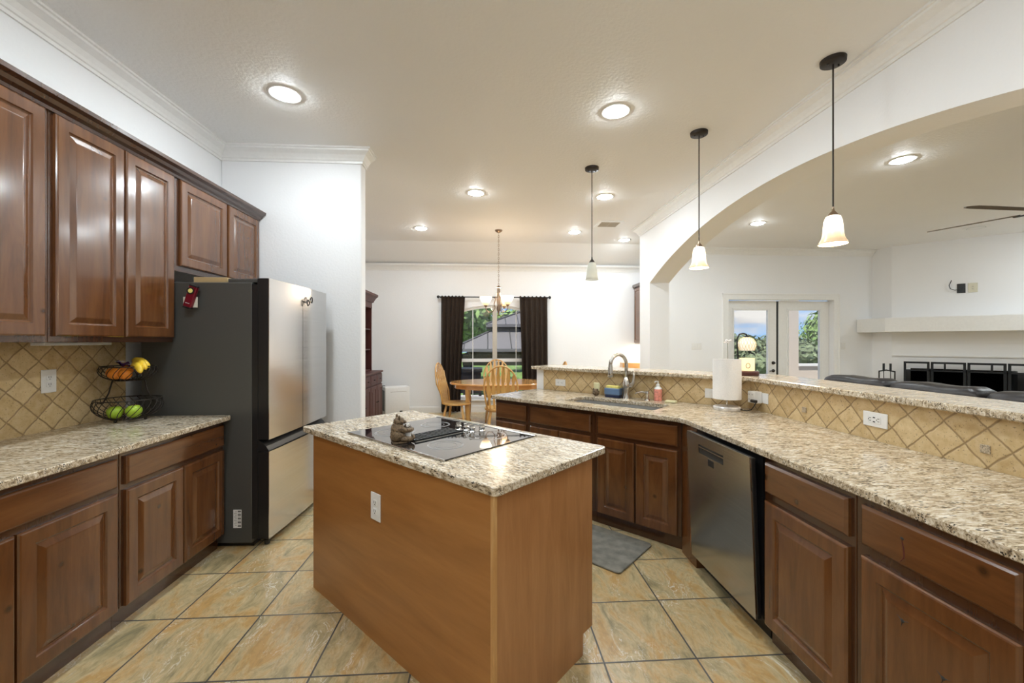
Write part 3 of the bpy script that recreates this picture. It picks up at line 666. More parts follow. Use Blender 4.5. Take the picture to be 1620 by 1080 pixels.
# ------------------------------------------------------------------ bear figurine with glass shaker
bx, by_ = ew(-1.775, 1.168)
bf_ = empty('bear_figurine', 'small carved brown bear figurine seated on the cooktop edge hugging a glass shaker', 'figurine', (bx, by_, CT+.009), .45)
m = MB()
m.sphere((-.004, 0, .036), .038, (1, 1.02, .98), 22, 16, .08); m.sphere((-.006, 0, .066), .031, (1, 1.08, 1.0), 20, 14, .09)
m.sphere((0, 0, .101), .026, (1, 1.15, .88), 20, 14, .10); m.sphere((.026, 0, .096), .011, (1.2, 1, .8), 12, 8, .05)
for s_ in (-1, 1):
    m.sphere((-.004, s_*.024, .122), .0085, (.7, .8, 1.5), 10, 8, .10)
    m.tube([(0, s_*.028, .072), (.020, s_*.032, .060), (.050, s_*.020, .056), (.068, s_*.010, .059)], [.0135, .013, .011, .008], 10)
    m.tube([(.005, s_*.024, .018), (.035, s_*.030, .015), (.060, s_*.024, .015)], [.018, .015, .012], 10); m.sphere((.064, s_*.024, .021), .0125, (.7, 1, 1.1), 10, 8, .06)
m.build('bear_body', 'fur', bf_, smooth=True)
MB().prism([(-.035, -.035), (.03, -.04), (.045, -.02), (.04, .03), (-.03, .035)], -.001, .006).build('base', 'fur', bf_)
sh = empty('salt_shaker', 'clear glass shaker with steel lid held by the bear figurine', 'shaker', (bx+.042*math.cos(.45), by_+.042*math.sin(.45), CT+.0155), 0)
MB().lathe([(0, 0), (.016, 0), (.018, .02), (.017, .05), (.014, .06)], 20).build('jar', 'salt', sh, smooth=40)
MB().lathe([(.015, .06), (.016, .063), (.016, .07), (.012, .078), (0, .08)], 20, cap=False).build('lid', 'steel', sh, smooth=40)

# ------------------------------------------------------------------ refrigerator
FR = math.radians(87.6)
fr_ = empty('refrigerator', 'stainless french-door refrigerator with charcoal sides against the left wall', 'refrigerator', (-1.477, 2.955, 0), FR)
FW = .925
MB().box(.0, FW, .125, .872, .03, 1.815, .006, seg=2).build('fridge_body', 'fridge_side', fr_)
MB().box(.03, FW-.03, .13, .85, .0, .03).build('fridge_base', 'black', fr_)
MB().box(.0, FW, .085, .125, .06, 1.80).build('door_gasket', 'black', fr_)
def fdoor(x0, x1, z0, z1):
    m = MB(); m.box(x0, x1, .012, .092, z0, z1, .004); d = m.build('door', 'black', fr_)
    p = MB(); nn_ = 10; b = p.b; fr1 = []; 
    for i in range(nn_+1):
        x = x0+(x1-x0)*i/nn_; u = (x-(0))/FW*2-1; y = .010-.010*(1-u*u)
        fr1.append((b.verts.new((x, y, z0+.002)), b.verts.new((x, y, z1-.001)), b.verts.new((x, .014, z0+.002)), b.verts.new((x, .014, z1-.001))))
    for a, c in zip(fr1, fr1[1:]):
        b.faces.new((a[0], c[0], c[1], a[1])); b.faces.new((a[1], c[1], c[3], a[3])); b.faces.new((a[0], c[0], c[2], a[2]))
    for e in (fr1[0], fr1[-1]): b.faces.new((e[0], e[1], e[3], e[2]))
    p.build('steel_skin', 'steel_f', d, smooth=30); return d
fdoor(.003, .458, .735, 1.845); fdoor(.464, FW-.003, .735, 1.845); fdoor(.003, FW-.003, .055, .655)
MB().prism([(.09, .655), (.012, .660), (.030, .690), (.06, .72), (.09, .735)], .003, FW-.003, ax='x').build('handle_recess', 'black', fr_)
MB().box(.02, .08, .10, .30, 1.8155, 1.843, .004).build('hinge_cover', 'fridge_side', fr_)
MB().box(FW-.08, FW-.02, .10, .30, 1.8155, 1.843, .004).build('hinge_cover', 'fridge_side', fr_)
st = MB().box(-.0015, 0, .195, .250, .135, .260).build('barcode_label', 'white_plastic', fr_)
sb = MB()
for i in range(13):
    z = .145+i*.0085; sb.box(-.002, -.0015, .198, .220, z, z+.002+.004*((i*7) % 3 == 0))
for i in range(9):
    z = .15+i*.012; sb.box(-.002, -.0015, .226, .226+(.018 if i % 2 else .012), z, z+.002)
sb.build('label_print', 'slot', st)
for x in (.05, FW-.05): MB().lathe([(.018, 0), (.018, .03), (.012, .035)], 12, x, .05, 0.005).build('foot', 'black', fr_)
mg = empty('bow_magnet', 'small black wire bow magnet on the right refrigerator door', 'magnet', (-1.439, 3.485, 1.735), FR)
for s_ in (-1, 1):
    MB().tube([(s_*(.004+.040*math.sin(t)), -.008, .020*math.sin(2*t)*1.2+s_*.014) for t in [PI*i/10 for i in range(11)]], .0042, 6).build('bow_loop', 'slot', mg)
MB().sphere((0, -.008, 0), .010, u=8, v=6).build('bow_knot', 'chrome', mg)
# things on the fridge side / top
sy = 2.953
cd = MB().box(-2.045, -1.952, sy-.002, sy-.0005, 1.640, 1.712).build('recipe_card', 'paper'); tag(cd, 'small cream card held by the maroon magnet light on the refrigerator side', 'card')
ml = empty('magnetic_worklight', 'maroon magnetic pocket light stuck to the refrigerator side', 'light', (-1.985, sy-.003, 1.712), 0)
mxr = Matrix.Rotation(math.radians(-17), 4, 'Y') @ Matrix.Identity(4)
mxr = Matrix.Rotation(math.radians(17), 4, 'Y')
MB().box(-.027, .027, -.028, 0, -.075, .075, .005, mxr).build('light_case', 'maroon', ml)
MB().box(-.0275, .0275, -.0285, .0, -.083, -.070, .003, mxr).build('end_cap', 'black', ml)
MB().box(-.0275, .0275, -.0285, .0, .066, .080, .003, mxr).build('end_cap', 'black', ml)
MB().lathe([(0, 0), (.024, 0), (.024, .002), (0, .002)], 20, mx=mxr @ rot_to((-.004, -.028, .038), (0, -1, 0))).build('bezel', 'black', ml)
MB().lathe([(0, 0), (.015, 0), (.013, .004), (0, .005)], 20, mx=mxr @ rot_to((-.004, -.030, .038), (0, -1, 0))).build('lens', 'yellow', ml)
MB().box(-.014, .014, -.0288, -.028, -.048, -.045, 0, mxr).build('print_line', 'white_plastic', ml)
tag(MB().box(-2.01, -1.79, 3.0, 3.26, 1.8155, 1.853).build('cardboard_box', 'cardboard', bevel=.002), 'flat cardboard box lying on top of the refrigerator', 'box')

# ------------------------------------------------------------------ dishwasher
dw = empty('dishwasher', 'grey stainless dishwasher with its door slightly ajar', 'dishwasher', (1.30, 2.512, 0), -PI/2)
MB().box(.003, .618, .005, .60, .10, .868).build('tub', 'black', dw)
MB().box(.01, .61, .05, .09, .0, .10).build('toe_plate', 'black', dw)
mt = Matrix.Translation((0, 0, .10)) @ Matrix.Rotation(math.radians(2.4), 4, 'X') @ Matrix.Translation((0, 0, -.10))
dd_ = MB().box(.003, .618, -.022, .0, .098, .862, .003, mt).build('door', 'black', dw)
dp = MB()
dp.box(.004, .617, -.0305, -.0225, .098, .762, 0, mt); dp.box(.004, .617, -.0305, -.0225, .812, .864, 0, mt)
dp.box(.004, .140, -.0305, -.0225, .762, .812, 0, mt); dp.box(.395, .617, -.0305, -.0225, .762, .812, 0, mt)
bmesh.ops.remove_doubles(dp.b, verts=dp.b.verts, dist=.0001)
dp.build('steel_skin', 'steel_dw', dd_)
MB().box(.140, .395, -.024, -.0228, .762, .812, 0, mt).build('pocket_handle', 'slot', dd_)
MB().box(.142, .393, -.0295, -.026, .795, .800, 0, mt).build('handle_lip', 'steel', dd_)
MB().box(.24, .30, -.0312, -.0304, .715, .752, 0, mt).build('display', 'slot', dd_)
# ------------------------------------------------------------------ sink, faucet (angled frame)
sk = empty('sink', 'stainless undermount sink in the angled counter', 'sink', (0, 0, 0), D45)
m = MB(); b = m.b; t0 = rr(sx0-.008, sx1+.008, sy0-.008, sy1+.008, .035); t1_ = rr(sx0+.01, sx1-.01, sy0+.01, sy1-.01, .05)
A = [b.verts.new((x, y, CB-.0005)) for x, y in t0]; B_ = [b.verts.new((x, y, CB-.19)) for x, y in t0]; C_ = [b.verts.new((x, y, CB-.2)) for x, y in t1_]
for P_, Q_ in ((A, B_), (B_, C_)):
    for i in range(len(A)): b.faces.new((P_[i], P_[(i+1) % len(A)], Q_[(i+1) % len(A)], Q_[i]))
b.faces.new(C_); m.build('basin', 'basin', sk, smooth=40)
MB().lathe([(0, 0), (.04, 0), (.045, .004), (.045, 0)], 20, (sx0+sx1)/2, 3.2, CB-.199).build('drain', 'chrome', sk)
fc = empty('kitchen_faucet', 'brushed nickel gooseneck faucet behind the sink', 'faucet', (*ew(-1.682, 3.425), CT), D45)
MB().lathe([(0, 0), (.035, 0), (.032, .008), (.024, .05), (.030, .085), (.037, .105), (.037, .135), (.028, .165), (.016, .19), (0, .192)], 24).build('faucet_body', 'nickel', fc, smooth=50)
arc_ = [(0, 0, .17), (0, 0, .30)]+[(-.03*(1-math.cos(t)), -.088*(1-math.cos(t)), .30+.088*math.sin(t)) for t in [PI*i/12 for i in range(1, 12)]]+[(-.06, -.176, .30)]
MB().tube(arc_, .0155, 12).build('spout', 'nickel', fc, smooth=True)
MB().lathe([(.016, 0), (.019, -.02), (.023, -.07), (.025, -.105), (.020, -.11), (0, -.11)], 20, -.06, -.176, .305).build('spray_head', 'nickel', fc, smooth=50)
MB().tube([(.015, 0, .115), (.050, 0, .120), (.068, 0, .145), (.072, 0, .20), (.068, 0, .245)], [.024, .021, .015, .011, .009], 12).build('lever_handle', 'nickel', fc, smooth=True)
sdp = empty('soap_dispenser', 'brushed nickel built-in soap dispenser right of the faucet', 'soap dispenser', (*ew(-1.490, 3.425), CT), D45)
MB().lathe([(0, 0), (.024, 0), (.022, .008), (.013, .014), (.013, .055), (.017, .06), (.014, .078), (0, .082)], 20).build('dispenser_body', 'nickel', sdp, smooth=45)
MB().tube([(0, 0, .066), (-.04, -.02, .072), (-.08, -.04, .062), (-.09, -.045, .050)], [.008, .007, .0055, .005], 10).build('nozzle', 'nickel', sdp, smooth=True)
# soap bottle
sb_ = empty('soap_bottle', 'pink hand soap bottle with white pump against the backsplash', 'bottle', (*ew(-1.415, 3.47), CT))
MB().lathe([(0, 0), (.031, 0), (.033, .005), (.033, .085), (.031, .10)], 24).build('bottle_body', 'pink', sb_, smooth=45)
MB().lathe([(.031, .1), (.030, .108), (.018, .120), (.014, .122)], 24, cap=False).build('bottle_shoulder', 'white_plastic', sb_, smooth=45)
m = MB().lathe([(.016, .118), (.016, .138), (.008, .142), (.006, .160), (.009, .165), (0, .170)], 16); m.tube([(0, 0, .163), (-.025, -.008, .165), (-.034, -.011, .156)], .005, 8); m.build('pump', 'white_plastic', sb_, smooth=40)
tag(MB().box(-.045, .045, -.028, .028, 0, .018, .005).build('sponge', 'cream_sponge', loc=(*ew(-1.290, 3.43), CT), rz=D45+.1), 'flat cream and green sponge on the counter right of the soap bottle', 'sponge')
sh_ = empty('sponge_caddy', 'blue sponge caddy filled with yellow sponges beside the faucet', 'sponge holder', (*ew(-1.803, 3.42), CT), D45)
MB().box(-.070, .070, -.036, .036, 0, .024, .006, seg=2).build('caddy_base', 'navy', sh_)
MB().box(-.074, .074, -.039, .039, .024, .084, .008, seg=2).build('caddy_cup', 'blue', sh_)
MB().box(-.064, .064, -.030, .018, .07, .106, .007, seg=2).build('yellow_sponge', 'yellow', sh_)
bh = empty('bear_sponge_holder', 'small brown bear head holder with a cream sponge, left of the blue caddy', 'sponge holder', (*ew(-1.982, 3.42), CT), D45-.2)
m = MB().sphere((0, 0, .032), .032, (1.05, .95, 1), 18, 12); m.sphere((0, -.028, .024), .014, (1, .8, .8), 12, 8)
for s_ in (-1, 1): m.sphere((s_*.024, -.008, .058), .010, (1, .7, 1), 10, 8)
bd_ = m.build('bear_head', 'fur', bh, smooth=True)
m = MB()
for s_ in (-1, 1): m.sphere((s_*.011, -.029, .040), .0035, u=8, v=6)
m.sphere((0, -.041, .027), .005, u=8, v=6); m.build('face_features', 'slot', bd_)
MB().box(-.031, .031, .0, .02, .045, .118, .004).build('cream_sponge', 'cream_sponge', bh)

# ------------------------------------------------------------------ outlets
def outlet(label, loc, rz, kind='duplex', horiz=False, w=.072, h=.118, mat='white_plastic', name='wall_outlet', cat='outlet', group=None):
    r = empty(name, label, cat, loc, rz, group)
    mx = Matrix.Rotation(PI/2, 4, 'Y') if horiz else Matrix.Identity(4)
    MB().box(-w/2, w/2, -.006, 0, -h/2, h/2, .0025, mx).build('cover_plate', mat, r)
    if kind == 'duplex':
        for s_ in (-1, 1):
            f = MB().box(-.016, .016, -.009, -.0055, s_*.020-.014, s_*.020+.014, .003, mx).build('receptacle', mat, r)
            q = MB()
            for dx in (-.006, .006): q.box(dx-.0013, dx+.0013, -.0095, -.0088, s_*.020-.002, s_*.020+.008, 0, mx)
            q.box(-.0022, .0022, -.0095, -.0088, s_*.02-.010, s_*.02-.006, 0, mx); q.build('slots', 'slot', f)
    elif kind == 'gfci':
        f = MB().box(-.0175, .0175, -.009, -.0055, -.034, .034, .003, mx).build('receptacle', mat, r)
        q = MB()
        for s_ in (-1, 1):
            for dx in (-.0065, .0065): q.box(dx-.0015, dx+.0015, -.0095, -.0088, s_*.022-.004, s_*.022+.006, 0, mx)
            q.box(-.0025, .0025, -.0095, -.0088, s_*.022-.0105, s_*.022-.006, 0, mx)
            q.box(s_*.0105-.003, s_*.0105+.003, -.0095, -.0088, -.006, .006, 0, mx)
        q.build('slots', 'slot', f)
    elif kind == 'rocker':
        MB().box(-.0165, .0165, -.010, -.0055, -.033, .033, .003, mx).build('rocker', mat, r)
    elif kind == 'triple':
        for i in (-1, 0, 1):
            f = MB().box(i*.046-.016, i*.046+.016, -.010, -.0055, -.033, .033, .002, mx).build('rocker', mat, r)
    return r
outlet('white outlet on the left wall backsplash, beside the fruit stand', (XL+.010, 2.503, 1.187), PI/2, w=.082, h=.130)
outlet('white outlet on the long side of the island', (*ew(-1.764, 1.0395), .640), D45, w=.082, h=.128)
outlet('white sideways outlet behind the sink near the bar end', (*ew(-2.443, 3.510), .992), D45, 'duplex', True, .068, .122)
outlet('white sideways rocker switch on the backsplash behind the drum lamp', (*ew(-.990, 3.510), 1.0), D45, 'rocker', True, .075, .12, name='light_switch', cat='switch')
outlet('large white sideways outlet with test buttons on the right backsplash', (1.9645, 1.992, 1.015), -PI/2, 'gfci', True, .074, .132)
ol = outlet('white outlet plate on the right backsplash behind the plug-in adapter', (1.9645, 2.855, 1.008), -PI/2, 'none', True, .074, .125)
ad = empty('outlet_adapter', 'white multi-outlet adapter with black plug, beside the drum lamp', 'adapter', (1.958, 2.885, 1.010), -PI/2)
MB().box(-.045, .035, -.058, 0, -.042, .042, .006, seg=2).build('adapter_body', 'white_plastic', ad)
q = MB()
for x in (-.025, .012):
    for z in (-.018, .018):
        q.box(x-.007, x-.005, -.0585, -.0578, z-.003, z+.006); q.box(x+.003, x+.005, -.0585, -.0578, z-.003, z+.006)
q.build('slots', 'slot', ad)
outlet('white triple switch plate on the living room wall left of the french doors', (4.068, YL, 1.318), 0, 'triple', w=.20, h=.125, name='light_switch', cat='switch')
outlet('white switch plate right of the french doors', (7.06, YL, 1.32), 0, 'rocker', w=.09, h=.125, name='light_switch', cat='switch')
fz = -3*PI/4
pA = cp(0); 
q = Vector((8.361, 6.859)); outlet('ivory outlet on the chimney wall, right of the black cable plate', (8.459-.002, 6.761-.002, 2.348), D45, w=.115, h=.165, mat='ivory')
tvp = empty('cable_plate', 'black cable plate with a loose black cable on the chimney wall', 'wall plate', (8.361-.002, 6.859-.002, 2.347), D45)
MB().box(-.052, .052, -.008, 0, -.082, .082, .003).build('cover_plate', 'black', tvp)
MB().tube([(.01, -.01, 0), (-.03, -.05, -.02), (-.08, -.04, -.03), (-.135, -.03, .0), (-.15, -.03, .06), (-.12, -.03, .15)], .006, 8).build('cable', 'black', tvp)

# ------------------------------------------------------------------ drum lamp on the counter
dl = empty('table_lamp', 'white drum-shade table lamp on the counter corner', 'lamp', (1.768, 2.968, CT))
MB().lathe([(0, 0), (.088, 0), (.092, .006), (.092, .022), (.086, .028), (0, .028)], 32).build('marble_base', 'marble', dl, smooth=40)
MB().lathe([(.008, .028), (.008, .09)], 12).build('stem', 'nickel', dl, smooth=40)
MB().lathe([(.094, .082), (.0955, .082), (.0955, .372), (.094, .372)], 40, cap=False).build('lamp_shade', 'linen', dl, smooth=40)
MB().lathe([(0, .085), (.094, .085)], 40, cap=False).build('shade_disc', 'linen', dl)
MB().tube([(.06, -.07, .012), (.085, -.10, .008), (.10, -.13, .02), (.105, -.15, .045), (.118, -.158, .075)], .0035, 6).build('power_cord', 'black', dl)
MB().box(.100, .125, -.165, -.115, .072, .092, .004).build('plug', 'black', dl)
# ------------------------------------------------------------------ lantern lamp on the bar
bl = empty('lantern_lamp', 'black curved-arm lamp with woven dome shade over a candle glass on the bar', 'lamp', (2.005, 3.115, 1.1502))
MB().lathe([(0, 0), (.088, 0), (.092, .006), (.092, .028), (.086, .032), (0, .032)], 32).build('wood_base', 'cherry', bl, smooth=40)
MB().tube([(-.062, .0, .03), (-.062, 0, .15), (-.068, 0, .22), (-.068, 0, .28), (-.05, 0, .315), (-.02, 0, .322), (.005, 0, .315), (.01, 0, .30)], .006, 8).build('arm', 'iron', bl)
MB().lathe([(.015, .305), (.018, .30), (.016, .285), (.0, .285)], 16, .01, 0, 0).build('socket', 'iron', bl, smooth=40)
ds = MB(); ds.lathe([(.020, .292), (.045, .280), (.062, .250), (.063, .225), (.050, .190)], 32, .01, 0, 0, cap=False); sh1 = ds.build('dome_shade', 'shade_mid', bl, smooth=True)
wv = MB()
pr = [(.021, .293), (.046, .281), (.0635, .250), (.0645, .225), (.051, .190)]
for k_ in range(18):
    for sg in (-1, 1):
        P_ = []
        for j in range(9):
            t = j/8*4; i = min(3, int(t)); f_ = t-i; r_ = pr[i][0]*(1-f_)+pr[i+1][0]*f_; z_ = pr[i][1]*(1-f_)+pr[i+1][1]*f_
            a_ = 2*PI*k_/18+sg*j/8*.7; P_.append((.01+r_*math.cos(a_), r_*math.sin(a_), z_))
        wv.tube(P_, .0014, 4)
wv.build('woven_strands', 'cream_sponge', sh1)
MB().lathe([(0, .034), (.052, .034), (.052, .13), (.050, .13), (.050, .04)], 28, .012, 0, 0, cap=False).build('candle_glass', 'candle', bl, smooth=40)
MB().tube([(.012-.026+.017*math.cos(t), -.052, .075+.018*math.sin(t)) for t in [2*PI*i/16 for i in range(16)]], .002, 5, closed=True).build('ring_ornament', 'iron', bl)
fs = empty('flower_stem', 'slender stem of small white flowers standing on the bar by the lamps', 'flower', (1.875, 3.14, 1.1502))
MB().lathe([(0, 0), (.022, 0), (.024, .02), (.016, .05), (0, .05)], 16).build('tiny_vase', 'white_plastic', fs, smooth=40)
MB().tube([(0, 0, .04), (.003, 0, .15), (0, 0, .26)], .0028, 6).build('stem', 'green_stem', fs)
m = MB()
for i in range(9): m.sphere((random.uniform(-.026, .026), random.uniform(-.015, .015), .262+random.uniform(-.013, .02)), .008, (1.2, 1.2, .6), 8, 6)
m.build('petals', 'flower', fs)

# ------------------------------------------------------------------ fruit stand
FX, FY_ = -2.268, 2.795
fb = empty('fruit_stand', 'two-tier dark wire fruit basket on the left counter', 'fruit basket', (FX, FY_, CT))
def wire_bowl(z0, rb, zt, rt, n, name):
    g = MB()
    def pt(t, a):  # bulging profile
        r_ = rb+(rt-rb)*math.sin(t*PI/2*1.15)/math.sin(PI/2*1.15)+.012*math.sin(t*PI); return (r_*math.cos(a), r_*math.sin(a), z0+(zt-z0)*t**1.25)
    for k_ in range(n):
        a0 = 2*PI*k_/n; g.tube([pt(j/7, a0+.55*j/7) for j in range(8)], .0022, 5)
    for t in (0, 1): g.tube([pt(t, 2*PI*i/40) for i in range(40)], .0032, 6, closed=True)
    for k_ in range(3): a = PI*k_/3; g.tube([pt(0, a), pt(0, a+PI)], .002, 5)
    return g.build(name, 'bronze', fb, smooth=True)
wire_bowl(.018, .085, .138, .163, 26, 'lower_bowl')
wire_bowl(.258, .070, .345, .134, 22, 'upper_bowl')
m = MB()
for s_ in (-1, 1):
    m.tube([(s_*.10*c_, s_*.10*s2_, .10) if 0 else (s_*.112, s_*.05, .115), (s_*.085, s_*.04, .18), (s_*.07, s_*.032, .258)], .004, 8)
m.tube([(-.150, -.045, .115), (-.112, -.05, .115)], .003, 6); m.tube([(.150, .045, .115), (.112, .05, .115)], .003, 6)
m.build('supports', 'bronze', fb, smooth=True)
for a in (.4, 2.5, 4.6): MB().sphere((.085*math.cos(a), .085*math.sin(a), .009), .009, u=10, v=8).build('foot', 'bronze', fb, smooth=True)
def fruit(name, label, cat, mb, mat, loc, group=None, smooth=True): return tag(mb.build(name, mat, loc=(FX+loc[0], FY_+loc[1], CT+loc[2]), smooth=smooth), label, cat, group)
def apple(x, y, z, label, r=.040, mat='apple', name='apple'):
    e = empty(name, label, 'apple', (FX+x, FY_+y, CT+z), 0, 'apples in the lower basket')
    MB().lathe([(0, -.75*r), (.35*r, -.92*r), (.75*r, -.65*r), (1.0*r, 0), (.95*r, .45*r), (.6*r, .85*r), (.25*r, .88*r), (0, .68*r)], 20).build('apple_flesh', mat, e, smooth=True)
    MB().tube([(0, 0, .65*r), (.003, 0, 1.1*r)], .0018, 6).build('stem', 'bark', e)
apple(-.030, -.062, .062, 'green apple in the lower basket, the left one', .0415)
apple(.062, -.038, .064, 'green apple in the lower basket, the right one', .0425)
apple(.008, .035, .062, 'red apple behind the two green apples in the lower basket', .036, 'red')
def orange(x, y, z, label, r=.036): fruit('orange', label, 'orange', MB().sphere((0, 0, 0), r, (1, 1, .95), 20, 14), 'orange', (x, y, z), 'oranges in the upper basket')
orange(-.068, -.030, .304, 'orange at the left end of the upper basket'); orange(-.020, -.068, .302, 'front orange, second from the left in the upper basket', .037)
orange(.040, -.074, .300, 'orange in front of the purple wrapper in the upper basket', .034); orange(-.020, .004, .318, 'orange at the back left under the purple wrapper', .036)
def banana(x, y, z, a, lift, label):
    P_ = []; Rr = []
    for i in range(13):
        t = i/12; ph = (t-.5)*1.5
        P_.append((.112*math.sin(ph), 0, .085*math.cos(ph)-.055)); Rr.append(.007+.0145*math.sin(PI*min(1, max(0, t*1.02)))**.5 if 0 < i < 12 else .005)
    m = MB().tube(P_, Rr, 8)
    o = fruit('banana', label, 'banana', m, 'banana', (x, y, z), 'bananas in the upper basket'); o.rotation_euler = (lift, .25, a); return o
banana(.062, .020, .350, -.35, .3, 'banana at the back of the upper basket'); banana(.080, -.018, .340, -.50, 0, 'banana in the middle of the bunch'); banana(.090, -.062, .322, -.62, -.3, 'front banana against the rim of the upper basket')
m = MB()
b = m.b; g = [[b.verts.new((-.055+.13*i/7, -.012+.055*j/4-.02, .366+.014*math.sin(i*2.1+j)+.010*math.cos(j*2.7)-.003*i)) for j in range(5)] for i in range(8)]
for i in range(7):
    for j in range(4): b.faces.new((g[i][j], g[i+1][j], g[i+1][j+1], g[i][j+1]))
bmesh.ops.solidify(b, geom=b.faces[:], thickness=.0015)
o = fruit('snack_wrapper', 'crumpled purple and white wrapper lying across the oranges', 'wrapper', m, 'purple', (0, 0, 0))
MB().box(-.045, -.005, -.046, -.02, .376, .379).build('white_panel', 'silverfilm', o); MB().box(.035, .06, -.05, -.03, .358, .361).build('white_panel', 'silverfilm', o)

# ------------------------------------------------------------------ floor mat
mm = MB().prism(rr(-2.35, -1.180, 2.315, 2.805, .03), 0.0005, .014)
o = mm.build('floor_mat', 'mat', rz=D45); md = o.modifiers.new('b', 'BEVEL'); md.width = .010; md.segments = 2; md.limit_method = 'ANGLE'
tag(o, 'grey cushioned floor mat in front of the sink cabinets', 'mat')

# ------------------------------------------------------------------ ceiling fixtures
def downlight(x, y, label, z=ZC, on=True):
    e = empty('recessed_light', label, 'ceiling light', (x, y, z), 0, 'recessed ceiling lights')
    MB().lathe([(.085, -.003), (.088, -.006), (.112, -.005), (.120, -.001), (.120, .0)], 40, cap=False).build('trim_ring', 'white_plastic', e, smooth=50)
    MB().lathe([(0, -.021), (.03, -.020), (.058, -.016), (.078, -.009), (.085, -.004)], 40, cap=False).build('lens', 'lamp_on', e)
    return e
downlight(-1.471, 3.152, 'recessed light above the refrigerator aisle')
downlight(1.016, 3.226, 'recessed light between the island and first pendants')
downlight(-.126, 5.101, 'recessed light in the ceiling centre, before the chandelier')
downlight(-1.043, 6.751, 'recessed light left of the chandelier, near the hutch')
downlight(1.480, 5.135, 'recessed light just behind the unlit pendant')
downlight(1.458, 6.828, 'recessed light right of the chandelier')
downlight(2.457, 7.30, 'recessed light farthest right, beyond the air vent')
downlight(4.146, 3.915, 'living room recessed light beside the ceiling fan')
downlight(4.151, 6.145, 'living room recessed light nearer the french doors, left of the fan')
for x, y in ((-1.45, 1.45), (.9, 1.35), (-.3, -.6), (4.15, 1.4), (6.4, 1.4), (8.4, 3.0), (6.5, 3.7), (8.6, 5.0)):  # unseen downlights added out of view to brighten kitchen and living room
    downlight(x, y, 'added unseen fill light, built as a recessed light, behind or beside the viewpoint')
sm = empty('ceiling_speaker', 'unlit round white ceiling fixture near the fireplace wall', 'ceiling fixture', (7.75, 6.15, ZC))
MB().lathe([(0, -.012), (.10, -.012), (.15, -.004), (.15, 0)], 32, cap=False).build('cover', 'white_plastic', sm, smooth=40)
MB().lathe([(.10, -.0125), (.104, -.0135), (.108, -.012)], 32, cap=False).build('ring', 'steel', sm)
av = empty('air_vent', 'rectangular white ceiling air vent with dark louvers', 'air vent', (1.88, 6.32, ZC))
m = MB(); m.box(-.19, .19, -.17, -.125, -.012, 0); m.box(-.19, .19, .125, .17, -.012, 0); m.box(-.19, -.145, -.13, .13, -.012, 0); m.box(.145, .19, -.13, .13, -.012, 0); m.build('vent_frame', 'trim', av)
MB().box(-.145, .145, -.125, .125, -.003, 0).build('vent_backing', 'slot', av)
m = MB()
for i in range(9):
    y = -.11+i*.0275; m.prism([(y, -.004), (y+.014, -.012), (y+.016, -.011), (y+.002, -.003)], -.145, .145, ax='x')
m.box(-.003, .003, -.125, .125, -.012, -.003)
m.build('louvers', 'beige', av)
# pendants
def pendant(x, y, zb, label, lit):
    e = empty('pendant_light', label, 'pendant light', (x, y, ZC), 0, 'pendant lights over the bar')
    MB().lathe([(0, -.030), (.060, -.030), (.070, -.024), (.072, 0), (0, 0)], 32).build('canopy', 'bronze', e, smooth=40)
    m = MB()
    for s_ in (-1, 1): m.sphere((s_*.038, 0, -.034), .006, u=8, v=6)
    m.build('canopy_screws', 'slot', e)
    top = zb+.195-ZC
    MB().lathe([(.0048, top+.02), (.0048, -.03)], 8).build('stem_rod', 'bronze', e)
    MB().lathe([(.006, top+.045), (.009, top+.02), (.026, top-.002), (.030, top-.012), (0, top-.012)], 24).build('socket_cup', 'brushed_bronze' if lit else 'bronze', e, smooth=45)
    z = zb-ZC
    if lit: pf = [(.024, .184), (.040, .176), (.049, .150), (.053, .11), (.056, .07), (.062, .038), (.076, .012), (.080, .0)]
    else: pf = [(.034, .18), (.040, .17), (.050, .10), (.060, .03), (.066, 0)]
    s_ = MB().lathe([(r_, z+h_) for r_, h_ in pf]+[(r_-.003, z+h_) for r_, h_ in pf[::-1]], 36, cap=False).build('glass_shade', 'pendant_glass' if lit else 'shade_off', e, smooth=True)
    if lit:
        l_ = bpy.data.lights.new('bulb', 'POINT'); l_.energy = 4; l_.color = (1, .78, .52); l_.shadow_soft_size = .04
        lo = bpy.data.objects.new('bulb', l_); COL.objects.link(lo); lo.parent = e; lo.location = (0, 0, z-.03)
    else: MB().sphere((0, 0, z+.11), .028, (1, 1, 1.3), 14, 10).build('bulb', 'salt', e, smooth=True)
    return e
pendant(2.225, 2.55, 2.035, 'lit amber bell pendant nearest the camera, over the right bar', True)
pendant(1.838, 3.505, 2.045, 'lit amber bell pendant over the bar corner, the middle of three', True)
pendant(1.099, 4.29, 2.050, 'unlit frosted cone pendant over the far end of the bar', False)
# chandelier
chd = empty('chandelier', 'bronze three-shade chandelier hanging on a chain over the dining table', 'chandelier', (.20, 6.79, ZC))
MB().lathe([(0, -.05), (.012, -.045), (.055, -.02), (.062, -.006), (.062, 0), (0, 0)], 28).build('canopy', 'brushed_bronze', chd, smooth=40)
m = MB(); zt_ = -.05; zb_ = -.90; nl = 24
for i in range(nl):
    zc_ = zt_+(zb_-zt_)*(i+.5)/nl; h_ = .022; w_ = .009
    P_ = [((w_*math.cos(t) if i % 2 else 0), (0 if i % 2 else w_*math.cos(t)), zc_+h_*math.sin(t)) for t in [2*PI*k_/10 for k_ in range(10)]]
    m.tube(P_, .0028, 5, closed=True)
m.build('chain', 'brushed_bronze', chd)
MB().lathe([(0, -.90), (.012, -.905), (.035, -.925), (.042, -.935), (.026, -.945), (.026, -1.10), (.030, -1.14), (.022, -1.22), (.034, -1.28), (.02, -1.33), (.008, -1.37), (0, -1.385)], 20).build('centre_column', 'brushed_bronze', chd, smooth=50)
